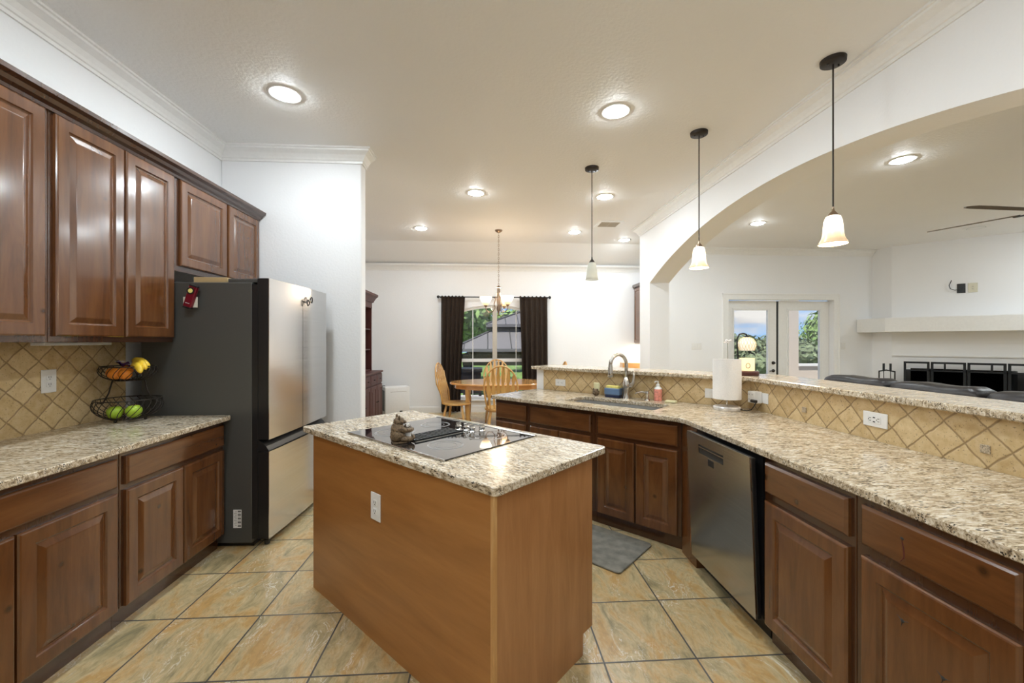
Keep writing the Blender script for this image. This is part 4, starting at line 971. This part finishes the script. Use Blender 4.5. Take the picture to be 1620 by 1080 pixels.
for a in (172, -48, 62):
    a = math.radians(a); ca, sa = math.cos(a), math.sin(a)
    pr_ = [(.028, -1.02), (.05, -1.12), (.075, -1.20), (.06, -1.27), (.10, -1.33), (.16, -1.335), (.205, -1.29), (.21, -1.24)]
    ar = MB().tube([(r_*ca, r_*sa, z_) for r_, z_ in pr_], .0075, 8).build('arm', 'brushed_bronze', chd, smooth=True)
    MB().lathe([(.006, -1.25), (.026, -1.235), (.03, -1.22), (0, -1.22)], 16, .21*ca, .21*sa, 0).build('shade_cup', 'brushed_bronze', ar, smooth=40)
    MB().lathe([(.03, -1.222), (.055, -1.19), (.082, -1.14), (.102, -1.085), (.099, -1.085), (.078, -1.14), (.05, -1.19)], 28, .21*ca, .21*sa, 0, cap=False).build('glass_shade', 'chandelier_glass', ar, smooth=True)
l_ = bpy.data.lights.new('bulb', 'POINT'); l_.energy = 7; l_.color = (1, .78, .55); l_.shadow_soft_size = .1
lo = bpy.data.objects.new('bulb', l_); COL.objects.link(lo); lo.parent = chd; lo.location = (0, 0, -.98)

# ------------------------------------------------------------------ dining set
tb = empty('dining_table', 'oval honey oak dining table under the chandelier', 'table', (.205, 6.86, 0))
el = [(.80*math.cos(t), .54*math.sin(t)) for t in [2*PI*i/56 for i in range(56)]]
o = MB().prism(el, .722, .752).build('tabletop', 'oak_top', tb); o.modifiers.new('b', 'BEVEL').width = .008
el2 = [(x*.90, y*.86) for x, y in el]
MB().prism(el2, .655, .722).build('apron', 'oak_top', tb)
for sx_ in (-1, 1):
    for sy_ in (-1, 1):
        MB().lathe([(.026, 0), (.03, .06), (.022, .10), (.036, .3), (.040, .45), (.026, .52), (.036, .56), (.036, .66)], 14, sx_*.5, sy_*.30).build('leg', 'oak', tb, smooth=50)
def oak_chair():
    e = empty('dining_chair', 'oak bow-back dining chair', 'chair')
    seat = [( .225*math.cos(t), .215*math.sin(t)+(.02 if math.sin(t) > 0 else 0)) for t in [2*PI*i/32 for i in range(32)]]
    o = MB().prism(seat, .43, .462).build('seat', 'oak', e); md_ = o.modifiers.new('b', 'BEVEL'); md_.width = .010; md_.segments = 2
    # bow
    bow = []
    for i in range(25):
        t = PI*i/24; x = .235*math.cos(t)*(1+.0*t); z = .76+.31*math.sin(t) if 1 else 0
        bow.append((x, -.19-(z-.46)*.18, z))
    bow = [(.185, -.165, .455), (.215, -.19, .62)]+bow+[(-.215, -.19, .62), (-.185, -.165, .455)]
    MB().tube(bow, .0125, 8).build('bow_rail', 'oak', e, smooth=True)
    def yb(z): return -.175-(z-.46)*.185
    for i in range(6):
        u = (i-2.5)/2.5; xb = .145*u; xt = .185*u
        zt2 = .76+.31*math.sqrt(max(0, 1-(xt/.235)**2))-.004
        prof = [(.458, .012), (.60, .014), (.68, .029), (.75, .031), (.82, .014), (.86, .026), (.93, .024), (zt2, .012)]
        m = MB(); b = m.b; rg = []
        for z, w in prof:
            f_ = (z-.458)/(zt2-.458); x = xb+(xt-xb)*f_; y = yb(z)
            rg.append([b.verts.new(p) for p in ((x-w, y-.005, z), (x+w, y-.005, z), (x+w, y+.005, z), (x-w, y+.005, z))])
        for a, c in zip(rg, rg[1:]):
            for k_ in range(4): b.faces.new((a[k_], a[(k_+1) % 4], c[(k_+1) % 4], c[k_]))
        b.faces.new(rg[0]); b.faces.new(rg[-1]); m.build('back_slat', 'oak', e)
    for sx_ in (-1, 1):
        for sy_ in (-1, 1):
            top = Vector((sx_*.13, sy_*.12, .435)); bot = Vector((sx_*.205, sy_*.20, 0))
            P_ = [bot+(top-bot)*t for t in (0, .15, .35, .42, .6, .85, 1)]
            MB().tube(P_, [.011, .015, .021, .014, .022, .017, .014], 10).build('leg', 'oak', e, smooth=True)
    for sx_ in (-1, 1): MB().tube([(sx_*.18, -.17, .16), (sx_*.18, 0, .16), (sx_*.18, .17, .16)], [.008, .013, .008], 8).build('stretcher', 'oak', e, smooth=True)
    MB().tube([(-.18, 0, .16), (0, 0, .16), (.18, 0, .16)], [.008, .013, .008], 8).build('stretcher', 'oak', e, smooth=True)
    return e
CH = oak_chair()
chairs = [((.20, 6.03), 0, 'oak bow-back chair on the near side of the table, seen from behind'),
          ((-.47, 6.60), -PI/2-.20, 'oak bow-back chair at the left end of the table, seen from the side'),
          ((.19, 7.46), PI, 'oak bow-back chair on the window side of the table'),
          ((1.02, 6.90), PI/2, 'oak bow-back chair at the right end of the table, top showing above the bar')]
for i, ((x, y), r_, lb) in enumerate(chairs):
    c = CH if i == 0 else copy_tree(CH); c.location = (x, y, 0); c.rotation_euler = (0, 0, r_); c['label'] = lb; c['group'] = 'oak dining chairs'

# curtains and rod
def curtain(x0, x1, label, xb0, xb1, seed):
    random.seed(seed); m = MB(); b = m.b; nx, nz = 70, 26; ph = random.uniform(0, 6); g = []
    z0, z1 = .03, 2.30
    for j in range(nz+1):
        t = j/nz; row = []
        a = xb0+(x0-xb0)*t**1.5; c_ = xb1+(x1-xb1)*t**1.5
        for i in range(nx+1):
            u = i/nx; am_ = .026+.018*(1-t)
            y = YF-.10+am_*math.sin(u*5.5*2*PI+ph+.6*math.sin(3*t+u*4))+.008*math.sin(u*37+seed)
            row.append(b.verts.new((a+(c_-a)*u, y, z0+(z1-z0)*t+(.012*math.sin(u*44) if j == nz else 0))))
        g.append(row)
    for j in range(nz):
        for i in range(nx): b.faces.new((g[j][i], g[j][i+1], g[j+1][i+1], g[j+1][i]))
    bmesh.ops.solidify(b, geom=b.faces[:], thickness=.003)
    return tag(m.build('curtain', 'curtain', smooth=True), label, 'curtain', 'dark brown curtains')
curtain(-.885, -.415, 'long dark brown curtain on the left of the dining window', -.885, -.505, 3)
curtain(.655, 1.215, 'long dark brown curtain on the right of the dining window', .715, 1.225, 5)
cr_ = empty('curtain_rod', 'thin black curtain rod with ball finials over the dining window', 'curtain rod', (0, YF-.10, 2.285))
MB().tube([(-.92, 0, 0), (1.24, 0, 0)], .011, 10).build('rod', 'iron', cr_)
for x in (-.94, 1.26): MB().sphere((x, 0, 0), .030, u=14, v=10).build('finial', 'iron', cr_, smooth=True)
for x in (-.90, .17, 1.22): MB().box(x-.006, x+.006, 0, .10, -.02, .006).build('bracket', 'iron', cr_)

# ------------------------------------------------------------------ hutch
hu = empty('china_hutch', 'dark cherry hutch with open shelves against the left dining wall', 'hutch', (-1.85, 6.02, 0), PI/2)
HW = 1.48
MB().box(0, HW, 0, .61, .05, .875).build('base_cabinet', 'cherry', hu, bevel=.003)
MB().box(.02, HW-.02, .03, .61, 0, .05).build('plinth', 'cherry', hu)
MB().box(-.02, HW+.02, -.025, .61, .875, .905, .006).build('base_top', 'cherry', hu)
for i in range(4):
    x0 = .02+i*.362; 
    d_ = MB().rings(.35, .155, DRWP, x0, .70).build('drawer', 'cherry', hu); MB().lathe([(.006, 0), (.006, .012), (.014, .018), (0, .026)], 12, mx=rot_to((x0+.175, -.02, .778), (0, -1, 0))).build('knob', 'bronze', d_)
    d_ = MB().rings(.35, .60, DOORP, x0, .08).build('door', 'cherry', hu); kx = x0+(.315 if i % 2 == 0 else .035)
    MB().lathe([(.006, 0), (.006, .012), (.014, .018), (0, .026)], 12, mx=rot_to((kx, -.02, .40), (0, -1, 0))).build('knob', 'bronze', d_)
MB().box(.04, HW-.04, .59, .61, .905, 2.08).build('back_panel', 'cherry', hu)
for x in (.03, .51, .97-.0, HW-.06): MB().box(x, x+.03, .16, .60, .905, 2.08).build('side_panel', 'cherry', hu)
for z in (.906, 1.26, 1.61): MB().box(.06, HW-.06, .175, .59, z, z+.022).build('shelf', 'cherry', hu)
MB().box(.03, HW-.03, .155, .61, 1.99, 2.09).build('frieze', 'cherry', hu)
sweep(MB(), [(.02, .60), (.02, .15), (HW-.02, .15), (HW-.02, .60)], [(0, 2.09), (.012, 2.09), (.03, 2.13), (.05, 2.17), (.08, 2.20), (.08, 2.235), (0, 2.235)], -1).build('cornice', 'cherry', hu)
# heater
ac = empty('portable_heater', 'white boxy portable unit standing on the floor by the far wall', 'heater', (-1.86, 7.80, 0), .45)
MB().box(0, .46, 0, .24, .03, .565, .02, seg=3).build('housing', 'white_plastic', ac, smooth=35)
MB().box(.05, .41, .02, .22, 0, .03).build('base', 'white_plastic', ac)
MB().box(-.006, .002, .04, .20, .12, .50).build('side_grille', 'fridge_side', ac)
MB().box(.27, .32, -.003, .002, .07, .115).build('badge', 'slot', ac)
MB().box(.10, .40, -.002, .001, .47, .474).build('seam', 'steel', ac)
tag(MB().box(-2.05, -1.96, 8.05, 8.25, 0, .56, .01).build('black_case', 'black'), 'narrow black case standing beside the white heater', 'case')
# nook cabinets at the far right
nk = empty('wall_cabinet', 'dark wall cabinet end just visible beside the arch wall', 'cabinet', (3.02, 8.33, 0), -PI/2)
MB().box(0, .45, 0, .325, 1.372, 2.50).build('cabinet_body', 'wood_dark', nk)
MB().rings(.44, 1.10, DOORP, .005, 1.385).build('door', 'wood', nk)
MB().box(-.01, .46, -.05, .325, 2.50, 2.56, .01).build('cornice', 'wood_dark', nk)
l_ = bpy.data.lights.new('undercabinet_lamp', 'AREA'); l_.energy = 2.5; l_.size = .3; l_.color = (1, .88, .68)
lo = bpy.data.objects.new('undercabinet_lamp', l_); COL.objects.link(lo); lo.parent = nk; lo.location = (.225, .18, 1.36)
tag(MB().box(2.60, 3.34, 7.96, 8.33, 0, .862).build('side_counter', 'white_plastic'), 'white side counter in the nook beyond the bar', 'counter')
tag(MB().box(2.70, 3.2, 8.12, 8.30, .8625, .985, .004).build('oak_box', 'oak_top'), 'low oak box on the white side counter', 'box')

# ------------------------------------------------------------------ sofa
sf = empty('recliner_sofa', 'dark leather reclining sofa seen over the bar', 'sofa', (4.17, 2.45, 0))
def cushion(mb, x0, x1, y0, y1, z0, z1, r, amp=.015):
    n_ = 9; C0 = Vector(((x0+x1)/2, (y0+y1)/2, (z0+z1)/2)); H = Vector(((x1-x0)/2, (y1-y0)/2, (z1-z0)/2)); new = []
    for ax in range(3):
        for sg in (-1, 1):
            g_ = []
            for i in range(n_+1):
                row = []
                for j in range(n_+1):
                    q_ = [0, 0, 0]; q_[ax] = sg; q_[(ax+1) % 3] = 2*i/n_-1; q_[(ax+2) % 3] = 2*j/n_-1
                    p = Vector((q_[0]*H.x, q_[1]*H.y, q_[2]*H.z)); k_ = Vector([max(-h+r, min(h-r, c)) for c, h in zip(p, H)]); d = p-k_
                    if d.length > 1e-6: p = k_+d.normalized()*r
                    if p.z > 0: p.z += amp*(math.sin(p.y*14)+math.cos(p.x*11))*.5
                    v = mb.b.verts.new(p+C0); row.append(v); new.append(v)
                g_.append(row)
            for i in range(n_):
                for j in range(n_): mb.b.faces.new((g_[i][j], g_[i+1][j], g_[i+1][j+1], g_[i][j+1]))
    bmesh.ops.remove_doubles(mb.b, verts=new, dist=.0005)
    return mb
SD = .85
for i in range(3):
    y0 = .01+i*SD
    cushion(MB(), .0, .34, y0+.002, y0+SD-.002, .30, .955, .10).build('backrest', 'leather', sf, smooth=True)
    cushion(MB(), .02, .30, y0+.015, y0+SD-.015, .80, 1.0, .085, .012).build('head_cushion', 'leather', sf, smooth=True)
    cushion(MB(), .25, .95, y0+.01, y0+SD-.01, .18, .50, .09).build('seat_cushion', 'leather', sf, smooth=True)
for y0 in (-.24, 2.57): cushion(MB(), .05, .95, y0, y0+.24, .05, .64, .09).build('armrest', 'leather', sf, smooth=True)
MB().box(.08, .90, .0, 2.57, .0, .22).build('sofa_base', 'black', sf)

# ------------------------------------------------------------------ fireplace screen and tools
fsx = empty('fireplace_screen', 'black four-panel fireplace screen before the hearth', 'fireplace screen', (*cp(0, -.20), .30), D45)
def fpanel(x0, x1, bars):
    m = MB(); h = .745; w = .034
    m.box(x0, x0+w, -.008, .008, 0, h); m.box(x1-w, x1, -.008, .008, 0, h); m.box(x0, x1, -.008, .008, 0, w); m.box(x0, x1, -.008, .008, h-w, h); m.box(x0, x1, -.008, .008, h-.17, h-.17+.024)
    for x in bars: m.box(x-.013, x+.013, -.007, .007, h-.17, h)
    p = m.build('screen_panel', 'iron', fsx)
    MB().box(x0+w, x1-w, -.001, .001, w, h-.17).build('wire_mesh', 'mesh', p); return p
fpanel(.16, .50, []); fpanel(.515, .945, [.69]); fpanel(.96, 1.40, [1.24]); fpanel(1.415, 1.75, [])
ft = empty('fireplace_tools', 'black iron fireplace tool stand left of the screen', 'fireplace tools', (7.36, 7.42, 0.30), D45)
ft.location = (*cp(-.08, -.27), .30)
MB().lathe([(0, 0), (.10, 0), (.10, .012), (0, .014)], 24).build('base', 'iron', ft)
m = MB(); m.tube([(-.10, 0, .012), (-.10, 0, .56)], .010, 8); m.tube([(.12, 0, .012), (.12, 0, .56)], .010, 8); m.tube([(-.10, 0, .55), (0, 0, .575), (.12, 0, .55)], .012, 8); m.build('stand', 'iron', ft)
for x in (-.035, .06): MB().tube([(x, -.03, .08), (x, -.03, .55), (x, -.03, .56), (x, -.03, .70)], [.006, .006, .017, .017], 10).build('tool', 'iron', ft)

# ------------------------------------------------------------------ ceiling fan
fan = empty('ceiling_fan', 'brown-bladed ceiling fan in the living room, partly out of frame', 'ceiling fan', (4.80, 3.28, ZC))
MB().lathe([(0, -.06), (.05, -.055), (.07, 0), (0, 0)], 24).build('canopy', 'bronze', fan, smooth=40)
MB().lathe([(.014, -.60), (.014, -.05)], 12).build('downrod', 'bronze', fan)
MB().lathe([(0, -.58), (.06, -.60), (.10, -.64), (.10, -.70), (.06, -.74), (0, -.75)], 28).build('motor', 'bronze', fan, smooth=45)
for k_ in range(5):
    a = math.radians(111+72*k_); mx = Matrix.Rotation(a, 4, 'Z') @ Matrix.Rotation(math.radians(9), 4, 'X')
    bl_ = MB().prism([(.17, -.05), (.62, -.068), (.76, -.055), (.78, -.02), (.78, .02), (.76, .055), (.62, .068), (.17, .05)], -.692, -.682, Matrix.Rotation(a, 4, 'Z') @ Matrix.Translation((0, 0, -.687)) @ Matrix.Rotation(math.radians(-11), 4, 'X') @ Matrix.Translation((0, 0, .687))).build('blade', 'beige' if 0 else 'bark', fan)
    MB().box(.08, .20, -.018, .018, -.700, -.692, 0, Matrix.Rotation(a, 4, 'Z')).build('blade_bracket', 'iron', bl_)

# ------------------------------------------------------------------ outside
struct('floor_patio', MB().box(-4, 12, 8.5, 11.2, -.12, -.02), 'concrete')
tag(MB().box(-60, 60, 11.2, 90, -1.05, -.95).build('lawn', 'grass'), 'green lawn beyond the patio', 'lawn', kind='stuff')
pw = empty('porch_wall', 'beige low porch wall with square column outside the french doors', 'porch', (0, 9.9, 0))
MB().box(7.43, 7.74, 0, .25, -.02, 3.2).build('column', 'beige_sid', pw)
MB().box(7.74, 12, .02, .20, -.02, .80).build('low_wall', 'beige_sid', pw)
MB().box(7.74, 12, -.02, .24, .80, .85).build('wall_cap', 'trim', pw)
gz = empty('gazebo', 'grey two-tier metal-roof gazebo seen through the dining window', 'gazebo', (1.62, 16.5, -.95))
def hip(z0, z1, r0, r1, name, mat):
    m = MB(); b = m.b
    A = [b.verts.new((sx_*r0, sy_*r0, z0)) for sx_, sy_ in ((-1, -1), (1, -1), (1, 1), (-1, 1))]; B_ = [b.verts.new((sx_*r1, sy_*r1, z1)) for sx_, sy_ in ((-1, -1), (1, -1), (1, 1), (-1, 1))]
    A2 = [b.verts.new((v.co.x, v.co.y, z0-.10)) for v in A]
    for i in range(4):
        j = (i+1) % 4; b.faces.new((A[i], A[j], B_[j], B_[i])); b.faces.new((A2[i], A2[j], A[j], A[i]))
    b.faces.new(B_); b.faces.new(A2); o = m.build(name, mat, gz)
    s = MB()
    for i in range(4):
        ang = i*PI/2; mr = Matrix.Rotation(ang, 4, 'Z')
        for k_ in range(-3, 4):
            x = k_/3.5*r0; t = min(1, (r0-abs(x))/(r0-r1)) if r0 > r1 else 1
            p0 = mr @ Vector((x, -r0, z0+.01)); p1 = mr @ Vector((x, -r0+(r0-r1)*t, z0+.01+(z1-z0)*t)); s.tube([p0, p1], .018, 4)
        s.tube([mr @ Vector((-r0, -r0, z0+.01)), mr @ Vector((-r1, -r1, z1+.01))], .04, 5)
    s.build('roof_ribs', 'fridge_side', o)
hip(2.12, 2.84, 2.75, 1.25, 'lower_roof', 'metal_roof'); hip(2.98, 3.48, 1.62, .35, 'upper_roof', 'metal_roof')
MB().box(-.42, .42, -.42, .42, 3.48, 3.55).build('roof_cap', 'metal_roof', gz)
MB().box(-1.15, 1.15, -1.15, 1.15, 2.80, 2.92).build('vent_collar', 'iron', gz)
for sx_ in (-1, 1):
    for sy_ in (-1, 1): MB().box(sx_*2.3-.1, sx_*2.3+.1, sy_*2.3-.1, sy_*2.3+.1, 0, 1.95).build('post', 'iron', gz)
m = MB(); m.box(-2.4, 2.4, -2.42, -2.3, 1.55, 1.92); m.box(-2.4, 2.4, 2.3, 2.42, 1.55, 1.92); m.box(-2.42, -2.3, -2.4, 2.4, 1.55, 1.92); m.box(2.3, 2.42, -2.4, 2.4, 1.55, 1.92); m.build('beam', 'bark', gz)
pt_ = empty('patio_table', 'dark covered patio table under the dining window view', 'patio table', (-.55, 10.3, -.02))
MB().box(-.45, .45, -.35, .35, .70, .78).build('tabletop', 'iron', pt_)
MB().box(-.42, .42, -.32, .32, .2, .70).build('cover', 'black', pt_)
for sx_ in (-1, 1):
    for sy_ in (-1, 1): MB().box(sx_*.4-.03, sx_*.4+.03, sy_*.3-.03, sy_*.3+.03, 0, .2).build('leg', 'iron', pt_)
def tree(name, label, cat, loc, r, h, zc, n, mat, seed, trunk=True, ls=.14):
    random.seed(seed); e = empty(name, label, cat, loc); m = MB(); b = m.b
    blobs = [(random.uniform(-.55, .55)*r, random.uniform(-.5, .5)*r, zc+random.uniform(-.45, .5)*h, random.uniform(.35, .6)) for _ in range(12)]
    for _ in range(n):
        bx_, by2, bz, br = random.choice(blobs); u = Vector((random.gauss(0, 1), random.gauss(0, 1), random.gauss(0, 1))).normalized()*random.uniform(.75, 1.05)
        c = Vector((bx_+u.x*br*r, by2+u.y*br*r, bz+u.z*br*h*.9)); nrm = (u+Vector((random.uniform(-.6, .6), random.uniform(-.6, .6), random.uniform(-.2, .8)))).normalized()
        t = nrm.orthogonal().normalized(); t = Matrix.Rotation(random.uniform(0, 6.28), 3, nrm) @ t; w = nrm.cross(t); s = ls*random.uniform(.6, 1.3)
        b.faces.new([b.verts.new(c+t*s), b.verts.new(c+w*s*.45), b.verts.new(c-t*s), b.verts.new(c-w*s*.45)])
    m.build('foliage', mat, e)
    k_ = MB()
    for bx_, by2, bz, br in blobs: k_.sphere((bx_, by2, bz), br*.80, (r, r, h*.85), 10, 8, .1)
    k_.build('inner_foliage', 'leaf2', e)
    if trunk: MB().tube([(0, 0, .03), (.1, 0, zc*.5), (0, 0, zc)], [.22, .16, .1], 10).build('trunk', 'bark', e)
tree('tree', 'large green tree left of the gazebo beyond the dining window', 'tree', (-2.6, 24, -.95), 4.0, 2.6, 3.9, 9000, 'leaf', 1, ls=.22)
tree('tree', 'tree behind the gazebo roof, at the right of the dining window', 'tree', (4.2, 34, -.95), 4, 2.4, 3.9, 5000, 'leaf', 2, ls=.25)
tree('tree', 'green tree beyond the porch column outside the right french door', 'tree', (16.6, 17.5, -.95), 2.7, 2.1, 2.9, 9000, 'leaf', 3, ls=.16)
tree('bush', 'grey-green bush outside the left french door', 'bush', (10.4, 15.6, -.95), 2.4, 1.0, 1.75, 6000, 'leaf2', 4, False, .12)
tree('bush', 'low bush on the lawn under the dining window view', 'bush', (-3.0, 15, -.95), 1.2, .6, .95, 3500, 'leaf', 5, False, .12)
tree('hedge', 'row of distant bushes along the lawn edge', 'hedge', (2, 62, -.95), 22, 1.2, 1.9, 7000, 'leaf2', 6, False, .4)
